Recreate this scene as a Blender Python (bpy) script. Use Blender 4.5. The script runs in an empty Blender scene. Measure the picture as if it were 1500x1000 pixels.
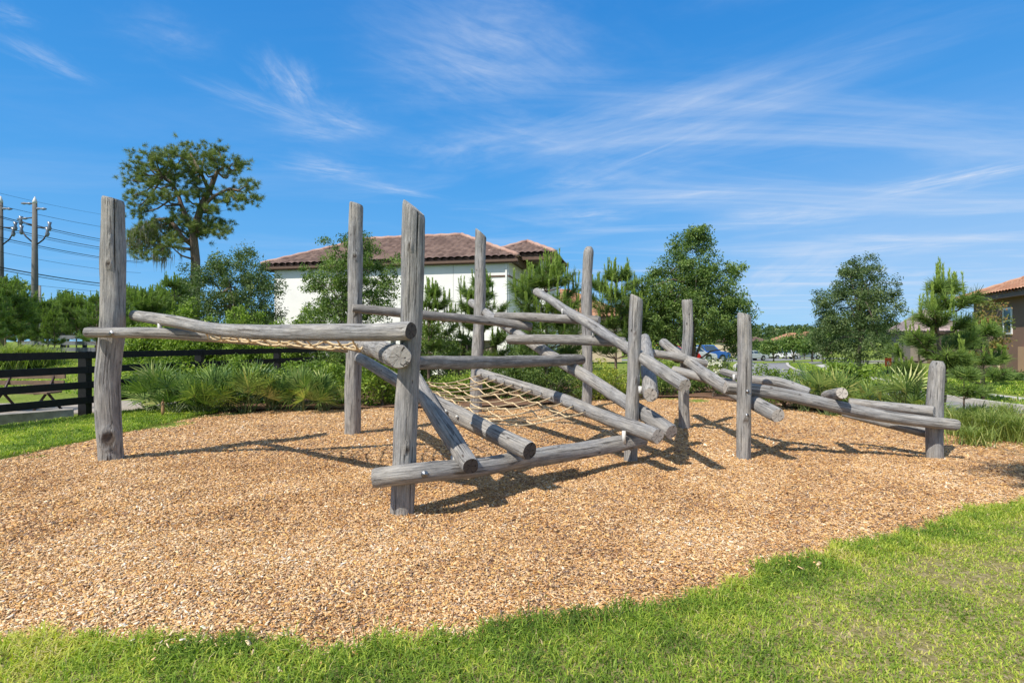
import bpy, math, random
import numpy as np
from mathutils import Vector, Matrix, noise as mnoise
R = math.radians
S = bpy.context.scene
COL = S.collection
rng = np.random.default_rng(7)
random.seed(7)

# ------------------------------------------------------------------ camera
F_PX = 800.0            # focal length in pixels of a 1500 px wide frame
CAM_H = 1.6
cd = bpy.data.cameras.new("camera"); cam = bpy.data.objects.new("camera", cd); COL.objects.link(cam)
cam.location = (0, 0, CAM_H); cam.rotation_euler = (R(90), 0, 0)
cd.sensor_width = 36; cd.lens = 36 * F_PX / 1500; cd.clip_start = 0.05; cd.clip_end = 6000
S.camera = cam
def P(x, y, Z):
    """point seen at photo pixel (x, y) and standing Z metres in front"""
    return Vector(((x - 750) * Z / F_PX, Z, CAM_H + (500 - y) * Z / F_PX))
def PX(x, Z): return (x - 750) * Z / F_PX

# ------------------------------------------------------------------ light
SUN_AZ, SUN_EL = 45.0, 50.0     # sun stands behind the camera to the left
sd = bpy.data.lights.new("sun", 'SUN'); so = bpy.data.objects.new("sun", sd); COL.objects.link(so)
sd.energy = 5.0; sd.angle = R(0.53); sd.color = (1.0, 0.93, 0.82)
sv = Vector((-math.sin(R(SUN_AZ)) * math.cos(R(SUN_EL)), -math.cos(R(SUN_AZ)) * math.cos(R(SUN_EL)), math.sin(R(SUN_EL))))
so.rotation_euler = sv.to_track_quat('Z', 'Y').to_euler(); so.location = (-20, -20, 30)
W = bpy.data.worlds.new("World"); S.world = W; W.use_nodes = True
nt = W.node_tree; nt.nodes.clear()
S.view_settings.view_transform = 'Standard'; S.view_settings.look = 'None'
S.view_settings.exposure = 0.15; S.cycles.max_bounces = 7; S.cycles.diffuse_bounces = 3; S.cycles.transmission_bounces = 4; S.cycles.glossy_bounces = 2; S.view_settings.gamma = 1; S.view_settings.use_curve_mapping = False

class NT:
    """tiny helper for node trees"""
    def __init__(s, nt): s.nt = nt
    def n(s, typ, **kw):
        nd = s.nt.nodes.new(typ)
        ins = kw.pop('i', {})
        for k, v in kw.items(): setattr(nd, k, v)
        for k, v in ins.items():
            if isinstance(v, bpy.types.NodeSocket): s.nt.links.new(v, nd.inputs[k])
            else: nd.inputs[k].default_value = v
        return nd
    def math(s, op, a, b=0.0, c=0.0, clamp=False):
        nd = s.nt.nodes.new('ShaderNodeMath'); nd.operation = op; nd.use_clamp = clamp
        for k, v in enumerate((a, b, c)):
            if isinstance(v, bpy.types.NodeSocket): s.nt.links.new(v, nd.inputs[k])
            else: nd.inputs[k].default_value = v
        return nd.outputs[0]
    def ramp(s, fac, stops, interp='LINEAR'):
        nd = s.nt.nodes.new('ShaderNodeValToRGB'); nd.color_ramp.interpolation = interp
        el = nd.color_ramp.elements
        while len(el) < len(stops): el.new(0.5)
        for e, (p, c) in zip(el, stops): e.position = p; e.color = (*c, 1) if len(c) == 3 else c
        s.nt.links.new(fac, nd.inputs[0]); return nd.outputs[0]
    def mix(s, fac, a, b, typ='MIX'):
        nd = s.nt.nodes.new('ShaderNodeMix'); nd.data_type = 'RGBA'; nd.blend_type = typ
        for k, v in ((0, fac), (6, a), (7, b)):
            if isinstance(v, bpy.types.NodeSocket): s.nt.links.new(v, nd.inputs[k])
            else: nd.inputs[k].default_value = v if k == 0 else ((*v, 1) if len(v) == 3 else v)
        return nd.outputs[2]
    def link(s, a, b): s.nt.links.new(a, b)

w = NT(nt)
sky = w.n('ShaderNodeTexSky', sky_type='NISHITA', sun_disc=False, sun_elevation=R(SUN_EL), sun_rotation=R(180 + SUN_AZ),
          altitude=0.0, air_density=1.0, dust_density=0.35, ozone_density=3.0)
tc = w.n('ShaderNodeTexCoord')
sep = w.n('ShaderNodeSeparateXYZ', i={0: tc.outputs['Generated']})
zc = w.math('MAXIMUM', sep.outputs[2], 0.02)
pl = w.n('ShaderNodeCombineXYZ', i={0: w.math('DIVIDE', sep.outputs[0], zc), 1: w.math('DIVIDE', sep.outputs[1], zc), 2: 0.0})
# cirrus: streaks on a high flat layer; (start, end, width, strength)
WISPS = [((700, 250), (1560, -10), .55, .5), ((760, 300), (1300, 90), .5, .30), ((1255, 292), (1600, 222), .42, .9), ((900, 260), (1600, 120), .55, .18), ((520, -40), (900, 130), .55, .42),
         ((395, 235), (560, 260), .35, .62), ((500, 262), (650, 292), .16, .6), ((262, 108), (480, 190), .14, .42), ((395, 70), (455, 165), .16, .6), ((600, 245), (760, 190), .5, .36),
         ((420, 150), (560, 205), .30, .5), ((540, 40), (800, 150), .45, .45), ((150, 20), (330, 80), .3, .2), ((380, 180), (520, 205), .2, .35), ((640, 170), (860, 215), .4, .3), ((-20, 40), (140, 125), .12, .45), ((-30, 5), (60, 40), .12, .3), ((760, 322), (960, 312), .7, .5), ((1000, 330), (1330, 305), .9, .7),
         ((1130, 380), (1500, 345), 1.5, .45), ((1090, 440), (1250, 330), 1.6, .5), ((780, 268), (900, 272), .3, .35), ((860, 300), (1180, 270), .5, .4)]
acc = None
for k, (a, b, wd, st) in enumerate(WISPS):
    pa = Vector(((a[0] - 750) / (500 - a[1]), 800 / (500 - a[1]), 0)); pb = Vector(((b[0] - 750) / (500 - b[1]), 800 / (500 - b[1]), 0))
    d = pb - pa; L = d.length * .62; ang = math.atan2(d.y, d.x); c = (pa + pb) / 2
    mp = w.n('ShaderNodeMapping', vector_type='TEXTURE', i={0: pl.outputs[0], 'Location': c, 'Rotation': (0, 0, ang), 'Scale': (L, wd, 1)})
    nz = w.n('ShaderNodeTexNoise', i={0: mp.outputs[0], 'Scale': 1.1, 'Detail': 7.0, 'Roughness': .62, 'Distortion': .5})
    sc = w.n('ShaderNodeVectorMath', operation='MULTIPLY', i={0: mp.outputs[0], 1: (1.2, 2.3 + .6 * (k % 3), 1)})
    of = w.n('ShaderNodeVectorMath', operation='ADD', i={0: sc.outputs[0], 1: (k * 3.7, k * 1.9, 0)})
    fil = w.n('ShaderNodeTexNoise', i={0: of.outputs[0], 'Scale': 1.4, 'Detail': 8.0, 'Roughness': .66, 'Distortion': .7})
    wv = w.n('ShaderNodeVectorMath', operation='SUBTRACT', i={0: nz.outputs[1], 1: (.5, .5, .5)})
    wv2 = w.n('ShaderNodeVectorMath', operation='MULTIPLY_ADD', i={0: wv.outputs[0], 1: (1.1, 1.9, 0), 2: mp.outputs[0]})
    g = w.n('ShaderNodeTexGradient', gradient_type='QUADRATIC_SPHERE', i={0: wv2.outputs[0]})
    f = w.n('ShaderNodeMapRange', interpolation_type='SMOOTHSTEP', i={0: fil.outputs[0], 1: .12, 2: .86})
    v = w.math('MULTIPLY', w.math('MULTIPLY', g.outputs[1], f.outputs[0]), st * 1.15)
    acc = v if acc is None else w.math('ADD', acc, v)
vl = w.n('ShaderNodeTexNoise', i={0: w.n('ShaderNodeMapping', i={0: pl.outputs[0], 'Rotation': (0, 0, -.75), 'Scale': (.35, 1.0, 1)}).outputs[0], 'Scale': 1.0, 'Detail': 7.0, 'Roughness': .6, 'Distortion': .8})
vm = w.n('ShaderNodeMapRange', interpolation_type='SMOOTHSTEP', i={0: vl.outputs[0], 1: .42, 2: .78, 3: 0.0, 4: .42})
vr = w.n('ShaderNodeMapRange', interpolation_type='SMOOTHSTEP', i={0: sep.outputs[0], 1: -.45, 2: .25, 3: .25, 4: 1.0})
acc = w.math('ADD', acc, w.math('MULTIPLY', vm.outputs[0], vr.outputs[0]))
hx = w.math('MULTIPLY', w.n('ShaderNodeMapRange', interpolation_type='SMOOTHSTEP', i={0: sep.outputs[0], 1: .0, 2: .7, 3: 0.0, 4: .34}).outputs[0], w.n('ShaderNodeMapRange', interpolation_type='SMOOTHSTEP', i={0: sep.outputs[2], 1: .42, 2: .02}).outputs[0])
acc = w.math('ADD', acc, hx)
bk = w.n('ShaderNodeMapRange', interpolation_type='SMOOTHSTEP', i={0: sep.outputs[1], 1: .05, 2: -.45, 3: 0.0, 4: .45})   # unseen white veil behind the viewer, added to make shadows less blue
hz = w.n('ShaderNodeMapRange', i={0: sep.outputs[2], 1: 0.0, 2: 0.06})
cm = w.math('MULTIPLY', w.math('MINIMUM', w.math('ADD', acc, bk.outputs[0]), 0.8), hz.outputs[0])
hs = w.n('ShaderNodeHueSaturation', i={'Hue': .502, 'Saturation': 1.28, 'Value': 1.45, 'Color': sky.outputs[0]})
grd = w.ramp(sep.outputs[2], [(0.0, (.27, .60, .93)), (.10, (.16, .47, .88)), (.30, (.065, .34, .80)), (.55, (.03, .24, .68)), (.62, (.10, .28, .60)), (1.0, (.22, .34, .52))])  # stops above the view are paler, set to take blue out of shadows
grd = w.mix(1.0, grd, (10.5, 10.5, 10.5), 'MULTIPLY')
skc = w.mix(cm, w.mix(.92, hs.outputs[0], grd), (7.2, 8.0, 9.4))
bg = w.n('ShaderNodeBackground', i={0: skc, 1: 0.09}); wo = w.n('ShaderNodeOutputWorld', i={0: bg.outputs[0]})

# ------------------------------------------------------------------ object helpers
def tag(o, label=None, cat=None, group=None, kind=None):
    if label: o['label'] = label
    if cat: o['category'] = cat
    if group: o['group'] = group
    if kind: o['kind'] = kind
    return o
def empty(name, loc, label, cat, group=None, rz=0):
    o = bpy.data.objects.new(name, None); COL.objects.link(o); o.location = loc; o.rotation_euler = (0, 0, rz)
    o.empty_display_size = .2
    return tag(o, label, cat, group)
def link(name, me, mats, parent=None, smooth=False):
    o = bpy.data.objects.new(name, me); COL.objects.link(o)
    for m in (mats if isinstance(mats, (list, tuple)) else [mats]): me.materials.append(m)
    if smooth: me.polygons.foreach_set('use_smooth', np.ones(len(me.polygons), bool))
    if parent: o.parent = parent
    return o
def qmesh(name, V, Q, val=None, attrs=None, midx=None):
    """mesh from numpy vertices (n,3) and quads (m,4); val: per-vertex float attribute"""
    V = np.asarray(V, np.float32).reshape(-1, 3); Q = np.asarray(Q, np.int32)
    k = Q.shape[1]
    me = bpy.data.meshes.new(name)
    me.vertices.add(len(V)); me.vertices.foreach_set('co', V.ravel())
    me.loops.add(Q.size); me.loops.foreach_set('vertex_index', Q.ravel())
    me.polygons.add(len(Q)); me.polygons.foreach_set('loop_start', np.arange(0, Q.size, k, dtype=np.int32))
    try: me.polygons.foreach_set('loop_total', np.full(len(Q), k, np.int32))
    except Exception: pass
    if midx is not None: me.polygons.foreach_set('material_index', np.asarray(midx, np.int32))
    if val is not None:
        a = me.attributes.new('v', 'FLOAT', 'POINT'); a.data.foreach_set('value', np.asarray(val, np.float32).ravel())
    for nm, arr in (attrs or {}).items():
        a = me.attributes.new(nm, 'FLOAT_VECTOR', 'POINT'); a.data.foreach_set('vector', np.asarray(arr, np.float32).ravel())
    me.update(calc_edges=True)
    return me

class MB:
    """collects boxes, prisms, tubes and lathes into one mesh (polygons of any size)"""
    def __init__(s): s.v = []; s.f = []; s.m = []
    def add(s, vs, fs, m=0):
        b = len(s.v); s.v += [tuple(v) for v in vs]; s.f += [tuple(i + b for i in f) for f in fs]; s.m += [m] * len(fs); return s
    def box(s, c, size, rz=0, m=0, M=None, bev=0):
        x, y, z = (t / 2 for t in size); Mx = M or (Matrix.Translation(Vector(c)) @ Matrix.Rotation(rz, 4, 'Z'))
        vs = [Mx @ Vector((sx * x, sy * y, sz * z)) for sz in (-1, 1) for sy in (-1, 1) for sx in (-1, 1)]
        return s.add(vs, [(0, 2, 3, 1), (4, 5, 7, 6), (0, 1, 5, 4), (2, 6, 7, 3), (0, 4, 6, 2), (1, 3, 7, 5)], m)
    def beam(s, a, b, w_, h_, m=0):
        a, b = Vector(a), Vector(b); d = b - a; q = d.to_track_quat('X', 'Z').to_matrix().to_4x4()
        return s.box(None, (d.length, w_, h_), M=Matrix.Translation((a + b) / 2) @ q, m=m)
    def tube(s, pts, r, n=8, m=0, cap=True):
        pts = [Vector(p) for p in pts]; rs = r if isinstance(r, (list, tuple)) else [r] * len(pts)
        vs = []; up = None
        for i, p in enumerate(pts):
            t = (pts[min(i + 1, len(pts) - 1)] - pts[max(i - 1, 0)]).normalized()
            if up is None: up = t.orthogonal().normalized()
            up = (up - t * up.dot(t)); up = up.normalized() if up.length > 1e-6 else t.orthogonal().normalized(); sd_ = t.cross(up)
            for k in range(n):
                a = 2 * math.pi * k / n; vs.append(p + (up * math.cos(a) + sd_ * math.sin(a)) * rs[i])
        fs = [(i * n + k, i * n + (k + 1) % n, (i + 1) * n + (k + 1) % n, (i + 1) * n + k) for i in range(len(pts) - 1) for k in range(n)]
        if cap: fs += [tuple(range(n - 1, -1, -1)), tuple(range((len(pts) - 1) * n, len(pts) * n))]
        return s.add(vs, fs, m)
    def prism(s, poly, y0, y1, m=0, M=None):
        n = len(poly); Mx = M or Matrix.Identity(4)
        vs = [Mx @ Vector((x, y0, z)) for x, z in poly] + [Mx @ Vector((x, y1, z)) for x, z in poly]
        return s.add(vs, [tuple(range(n))] + [tuple(range(2 * n - 1, n - 1, -1))] + [(k, k + n, (k + 1) % n + n, (k + 1) % n) for k in range(n)], m)
    def build(s, name, mats, parent=None, smooth=False):
        me = bpy.data.meshes.new(name); me.from_pydata(s.v, [], s.f); me.polygons.foreach_set('material_index', s.m)
        import bmesh
        bm = bmesh.new(); bm.from_mesh(me); bmesh.ops.recalc_face_normals(bm, faces=bm.faces); bm.to_mesh(me); bm.free()
        return link(name, me, mats, parent, smooth)
def copy_tree(o, parent=None):
    c = o.copy(); COL.objects.link(c); c.parent = parent
    for ch in KIDS.get(o.name, [x for x in o.children]): copy_tree(ch, c)
    return c
KIDS = {}

# ------------------------------------------------------------------ materials
def mat(name):
    m = bpy.data.materials.new(name); m.use_nodes = True; t = NT(m.node_tree); m.node_tree.nodes.clear()
    out = t.n('ShaderNodeOutputMaterial'); return m, t, out
def principled(t, out, **i):
    b = t.n('ShaderNodeBsdfPrincipled', i=i); t.link(b.outputs[0], out.inputs[0]); return b
def bump(t, h, strength=.3, dist=.01):
    return t.n('ShaderNodeBump', i={'Strength': strength, 'Distance': dist, 'Height': h}).outputs[0]
def plain(name, col, rough=.6, var=.12, scale=6, metal=0, bs=.15, spec=.5):
    m, t, out = mat(name); tc = t.n('ShaderNodeTexCoord')
    nz = t.n('ShaderNodeTexNoise', i={0: tc.outputs['Object'], 'Scale': scale, 'Detail': 6.0, 'Roughness': .6})
    lo = tuple(c * (1 - var) for c in col); hi = tuple(min(1, c * (1 + var)) for c in col)
    c = t.ramp(nz.outputs[0], [(.3, lo), (.7, hi)])
    principled(t, out, **{'Base Color': c, 'Roughness': rough, 'Metallic': metal, 'Specular IOR Level': spec, 'Normal': bump(t, nz.outputs[0], bs, .01)})
    return m

def wood_mat(name, base=(.325, .322, .325), tint=(.43, .40, .36), dark=(.12, .11, .105)):
    m, t, out = mat(name)
    at = t.n('ShaderNodeAttribute', attribute_name='g')
    def st(sx, sz, off=0):
        return t.n('ShaderNodeMapping', i={0: at.outputs['Vector'], 'Scale': (sx, sx, sz), 'Location': (off, 0, 0)}).outputs[0]
    n1 = t.n('ShaderNodeTexNoise', i={0: st(60, 3.0), 'Scale': 1.0, 'Detail': 8.0, 'Roughness': .7})
    n2 = t.n('ShaderNodeTexNoise', i={0: st(6, 1.6, 5), 'Scale': 1.0, 'Detail': 4.0, 'Roughness': .55})
    n3 = t.n('ShaderNodeTexNoise', i={0: st(45, 1.1, 9), 'Scale': 1.0, 'Detail': 3.0, 'Roughness': .5, 'Distortion': .35})
    n4 = t.n('ShaderNodeTexNoise', i={0: st(160, 40), 'Scale': 1.0, 'Detail': 3.0, 'Roughness': .6})
    c = t.mix(t.n('ShaderNodeMapRange', i={0: n2.outputs[0], 1: .36, 2: .60}).outputs[0], base, tint)
    n5 = t.n('ShaderNodeTexNoise', i={0: st(14, 5, 2), 'Scale': 1.0, 'Detail': 5.0, 'Roughness': .7})
    c = t.mix(t.n('ShaderNodeMapRange', i={0: n5.outputs[0], 1: .50, 2: .72, 3: 0, 4: .55}).outputs[0], c, (.62, .61, .59))
    c = t.mix(t.n('ShaderNodeMapRange', i={0: n5.outputs[0], 1: .47, 2: .30, 3: 0, 4: .65}).outputs[0], c, (.12, .115, .115))
    c = t.mix(t.n('ShaderNodeMapRange', i={0: n1.outputs[0], 1: .38, 2: .62, 3: .0, 4: .70}).outputs[0], c, tuple(x * .42 for x in base))
    crack = t.n('ShaderNodeMapRange', interpolation_type='SMOOTHSTEP', i={0: n3.outputs[0], 1: .385, 2: .34}).outputs[0]
    c = t.mix(t.math('MULTIPLY', crack, .8), c, dark)
    c = t.mix(t.n('ShaderNodeMapRange', i={0: n4.outputs[0], 1: .55, 2: .8, 3: 0, 4: .45}).outputs[0], c, (.55, .53, .50))
    vo = t.n('ShaderNodeTexVoronoi', i={0: st(7, 2.6, 3), 'Scale': 1.0})      # small knots
    kn = t.n('ShaderNodeMapRange', interpolation_type='SMOOTHSTEP', i={0: vo.outputs[0], 1: .085, 2: .05}).outputs[0]
    c = t.mix(t.math('MULTIPLY', kn, .75), c, (.08, .06, .05))
    h = t.math('SUBTRACT', t.math('ADD', n1.outputs[0], t.math('MULTIPLY', n4.outputs[0], .3)), t.math('MULTIPLY', crack, 1.6))
    h = t.math('SUBTRACT', h, t.math('MULTIPLY', kn, .8))
    principled(t, out, **{'Base Color': c, 'Roughness': .82, 'Specular IOR Level': .25, 'Normal': bump(t, h, .95, .02)})
    return m
def endgrain_mat(name, lt=(.52, .48, .43), dk=(.20, .09, .085), crk=.5):
    m, t, out = mat(name)
    at = t.n('ShaderNodeAttribute', attribute_name='g'); sp = t.n('ShaderNodeSeparateXYZ', i={0: at.outputs['Vector']})
    xy = t.n('ShaderNodeCombineXYZ', i={0: sp.outputs[0], 1: sp.outputs[1], 2: 0.0})
    nd = t.n('ShaderNodeTexNoise', i={0: xy.outputs[0], 'Scale': 9.0, 'Detail': 3.0})
    r = t.n('ShaderNodeVectorMath', operation='LENGTH', i={0: xy.outputs[0]}).outputs[1]
    r = t.math('ADD', r, t.math('MULTIPLY', nd.outputs[0], .02))
    ring = t.math('SINE', t.math('MULTIPLY', r, 480.0))
    ang = t.math('ARCTAN2', sp.outputs[1], sp.outputs[0])
    an = t.n('ShaderNodeCombineXYZ', i={0: t.math('MULTIPLY', t.math('SINE', ang), 1.0), 1: t.math('COSINE', ang), 2: t.math('MULTIPLY', r, 3.0)})
    cn = t.n('ShaderNodeTexNoise', i={0: an.outputs[0], 'Scale': 1.15, 'Detail': 2.0, 'Roughness': .5})
    crack = t.n('ShaderNodeMapRange', interpolation_type='SMOOTHSTEP', i={0: t.math('ABSOLUTE', t.math('SUBTRACT', cn.outputs[0], .5)), 1: .022, 2: .008}).outputs[0]
    c = t.mix(t.n('ShaderNodeMapRange', i={0: ring, 1: -1, 2: 1, 3: 0, 4: .30}).outputs[0], lt, tuple(x * .5 for x in lt))
    n2 = t.n('ShaderNodeTexNoise', i={0: xy.outputs[0], 'Scale': 40.0, 'Detail': 5.0})
    c = t.mix(t.n('ShaderNodeMapRange', i={0: n2.outputs[0], 1: .45, 2: .8, 3: 0, 4: .3}).outputs[0], c, dk)
    c = t.mix(t.math('MULTIPLY', crack, .95), c, (.02, .018, .016))
    principled(t, out, **{'Base Color': c, 'Roughness': .9, 'Specular IOR Level': .15, 'Normal': bump(t, t.math('SUBTRACT', n2.outputs[0], t.math('MULTIPLY', crack, 2.0)), .6, .01)})
    return m
WOOD = wood_mat('weathered_log'); WOODW = wood_mat('weathered_log_brown', (.27, .255, .24), (.34, .31, .275))
END = endgrain_mat('log_end_grain'); ENDD = endgrain_mat('log_end_grain_dark', (.10, .09, .085), (.03, .03, .03))  # ENDD: the same end grain in near-black
WHITE = plain('white_plastic', (.62, .61, .58), .4, .04); STEEL = plain('galvanised_steel', (.28, .29, .31), .4, .25, 40, 1.0)
ROPE = plain('rope_fibre', (.62, .48, .29), .9, .2, 60); BLACKP = plain('black_fence_paint', (.010, .010, .011), .55, .4, 12, spec=.3)
GREYP = plain('weathered_grey_board', (.13, .14, .16), .8, .25, 5)
CONC = plain('concrete', (.50, .47, .42), .9, .14, 3); ASPH = plain('asphalt', (.24, .235, .23), .9, .18, 8)
SAND = plain('sandy_path', (.36, .31, .26), .95, .2, 2, bs=.5)

def foliage(name, stops, trans=.28, rough=.55, spec=.3):
    m, t, out = mat(name); at = t.n('ShaderNodeAttribute', attribute_name='v')
    c = t.ramp(at.outputs['Fac'], stops)
    b = t.n('ShaderNodeBsdfPrincipled', i={'Base Color': c, 'Roughness': rough, 'Specular IOR Level': spec})
    tr = t.n('ShaderNodeBsdfTranslucent', i={0: t.mix(1.0, c, (1.5, 1.7, .5), 'MULTIPLY')})
    mx = t.n('ShaderNodeMixShader', i={0: trans, 1: b.outputs[0], 2: tr.outputs[0]}); t.link(mx.outputs[0], out.inputs[0]); return m
def bark(name, a=(.13, .105, .085), b=(.24, .20, .165)):
    m, t, out = mat(name); tc = t.n('ShaderNodeTexCoord')
    mp = t.n('ShaderNodeMapping', i={0: tc.outputs['Object'], 'Scale': (14, 14, 3)})
    nz = t.n('ShaderNodeTexNoise', i={0: mp.outputs[0], 'Scale': 1.0, 'Detail': 7.0, 'Roughness': .65})
    c = t.ramp(nz.outputs[0], [(.35, a), (.65, b)])
    principled(t, out, **{'Base Color': c, 'Roughness': .95, 'Specular IOR Level': .1, 'Normal': bump(t, nz.outputs[0], .8, .03)}); return m
BARK = bark('oak_bark'); PBARK = bark('pine_bark', (.10, .075, .06), (.24, .18, .14))
OAKL = foliage('oak_leaves', [(0, (.045, .085, .022)), (.5, (.125, .205, .048)), (1, (.30, .38, .12))])
OAKB = foliage('oak_leaves_blue', [(0, (.035, .07, .028)), (.5, (.10, .155, .055)), (1, (.27, .33, .14))])
SHRB = foliage('shrub_leaves_bright', [(0, (.06, .11, .02)), (.5, (.19, .29, .04)), (1, (.42, .52, .10))])
SHRD = foliage('shrub_leaves_dark', [(0, (.035, .07, .02)), (.5, (.10, .165, .038)), (1, (.26, .33, .08))])
SHRY = foliage('shrub_leaves_yellow', [(0, (.08, .13, .02)), (.5, (.26, .34, .04)), (1, (.60, .56, .12))])
REDL = foliage('leaves_reddish', [(0, (0.060, 0.096, 0.024)), (.5, (0.168, 0.192, 0.048)), (1, (0.420, 0.180, 0.084))])
PINN = foliage('pine_needles', [(0, (.05, .085, .035)), (.45, (.125, .20, .05)), (.8, (.22, .32, .07)), (1, (.34, .42, .10))], .22)
PIND = foliage('pine_needles_olive', [(0, (.05, .085, .028)), (.5, (.16, .21, .055)), (1, (.34, .38, .10))], .18)
CAND = foliage('pine_candles', [(0, (.14, .24, .045)), (1, (.36, .47, .10))], .2)
PALM = foliage('palmetto_leaves', [(0, (.04, .09, .025)), (.45, (.15, .24, .06)), (.8, (.34, .44, .13)), (1, (.50, .50, .18))], .2, .4, .5)
GRSO = foliage('ornamental_grass', [(0, (.10, .16, .04)), (.5, (.28, .36, .09)), (1, (.58, .54, .24))], .3)
TURF = foliage('turf_blades', [(0, (.08, .14, .022)), (.35, (.22, .335, .04)), (.62, (.41, .49, .065)), (.85, (.60, .57, .12)), (1, (.55, .45, .24))], .32)
MOSS = foliage('spanish_moss', [(0, (.10, .10, .08)), (1, (.24, .23, .19))], .2)
FLOW = foliage('flower_petals', [(0, (.6, .58, .55)), (1, (.85, .84, .8))], .3)

def chip_cols(t, fac):
    return t.ramp(fac, [(0, (.08, .045, .03)), (.12, (.22, .11, .06)), (.21, (.33, .25, .20)), (.28, (.36, .17, .07)), (.40, (.58, .31, .105)), (.50, (.59, .39, .24)), (.60, (.79, .47, .16)), (.73, (.74, .52, .31)), (.86, (.87, .64, .37)), (1, (.90, .80, .67))])
m_, t_, o_ = mat('wood_chips'); at_ = t_.n('ShaderNodeAttribute', attribute_name='v')
principled(t_, o_, **{'Base Color': chip_cols(t_, at_.outputs['Fac']), 'Roughness': .8, 'Specular IOR Level': .2}); CHIPS = m_
m_, t_, o_ = mat('mulch_bed'); tc_ = t_.n('ShaderNodeTexCoord')
v1 = t_.n('ShaderNodeTexVoronoi', i={0: tc_.outputs['Object'], 'Scale': 42.0, 'Randomness': 1.0})
dd = t_.n('ShaderNodeTexNoise', i={0: tc_.outputs['Object'], 'Scale': 30.0, 'Detail': 4.0})
cv = t_.n('ShaderNodeSeparateColor', i={0: v1.outputs['Color']})
cc = chip_cols(t_, t_.math('MULTIPLY', cv.outputs[0], .8))
principled(t_, o_, **{'Base Color': cc, 'Roughness': .9, 'Specular IOR Level': .1, 'Normal': bump(t_, t_.math('ADD', v1.outputs[0], dd.outputs[0]), 1.0, .02)}); MULCH = m_
m_, t_, o_ = mat('lawn_ground'); tc_ = t_.n('ShaderNodeTexCoord')
n1 = t_.n('ShaderNodeTexNoise', i={0: tc_.outputs['Object'], 'Scale': .35, 'Detail': 5.0, 'Roughness': .6})
n2 = t_.n('ShaderNodeTexNoise', i={0: tc_.outputs['Object'], 'Scale': 14.0, 'Detail': 6.0, 'Roughness': .7})
c1 = t_.ramp(n1.outputs[0], [(.3, (.17, .23, .038)), (.55, (.27, .33, .065)), (.75, (.38, .36, .13))])
c2 = t_.mix(t_.n('ShaderNodeMapRange', i={0: n2.outputs[0], 1: .35, 2: .7, 3: 0, 4: .7}).outputs[0], c1, (.055, .10, .02))
principled(t_, o_, **{'Base Color': c2, 'Roughness': .95, 'Specular IOR Level': .05, 'Normal': bump(t_, n2.outputs[0], 1.0, .05)}); LAWN = m_
m_, t_, o_ = mat('turf_soil'); tc_ = t_.n('ShaderNodeTexCoord')
n2 = t_.n('ShaderNodeTexNoise', i={0: tc_.outputs['Object'], 'Scale': 30.0, 'Detail': 6.0, 'Roughness': .7})
c1 = t_.ramp(n2.outputs[0], [(.3, (.12, .11, .04)), (.5, (.26, .22, .10)), (.7, (.44, .35, .24))])
principled(t_, o_, **{'Base Color': c1, 'Roughness': .95, 'Specular IOR Level': .05, 'Normal': bump(t_, n2.outputs[0], .8, .02)}); SOIL = m_
BEDM = plain('bark_bed', (.17, .10, .065), .95, .45, 30, bs=.8, spec=.1)

# ------------------------------------------------------------------ ground
def nz2(x, y, s=1.0, o=0.0): return mnoise.noise(Vector((x * s + o, y * s - o, o)))
def sm(a, b, t):
    t = np.clip((np.asarray(t, float) - a) / (b - a), 0, 1); return t * t * (3 - 2 * t)
def hground(X, Y):
    X = np.asarray(X, float); Y = np.asarray(Y, float)
    return .75 * sm(22, 27, Y) * sm(-8, -13, X) * (1 - sm(70, 120, Y)) - .25 * sm(19, 25, X) * (1 - sm(60, 90, Y)) - .026 * np.clip(Y - 38, 0, 120) * sm(-20, 6, X)
def hmulch(X, Y):
    X = np.asarray(X, float); Y = np.asarray(Y, float)
    return -.012 + .016 * np.sin(X * 1.3 + .7) * np.cos(Y * 1.1) + .012 * np.sin(X * 2.9 + Y * 2.3) + .008 * np.sin(X * 6.1 - Y * 4.7)
def spaced(bp):
    out = []
    for (a, b, n) in bp: out += list(np.linspace(a, b, n, endpoint=False))
    return np.array(out + [bp[-1][1]])
def grid_mesh(name, XX, YY, ZZ, mats, **kw):
    r, c = XX.shape; V = np.stack([XX, YY, ZZ], -1).reshape(-1, 3)
    i = np.arange(r * c).reshape(r, c); Q = np.stack([i[:-1, :-1], i[:-1, 1:], i[1:, 1:], i[1:, :-1]], -1).reshape(-1, 4)
    return link(name, qmesh(name, V, Q), mats, smooth=True, **kw)
gx = spaced([(-3000, -100, 12), (-100, -30, 16), (-30, 30, 200), (30, 100, 20), (100, 3000, 12)]); gy = spaced([(-60, 0, 10), (0, 60, 200), (60, 200, 20), (200, 4000, 12)])
XX, YY = np.meshgrid(gx, gy); tag(grid_mesh('ground', XX, YY, hground(XX, YY) - .02 - .06 * sm(-6.5, -5.8, XX) * sm(9.6, 9.0, XX) * sm(11.5, 10.5, YY) * sm(1.0, 3.0, YY) - .06 * sm(-6.2, -5.0, XX) * sm(7.0, 6.0, XX) * sm(9, 10.5, YY) * sm(15, 14, YY), LAWN), kind='structure')

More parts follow.
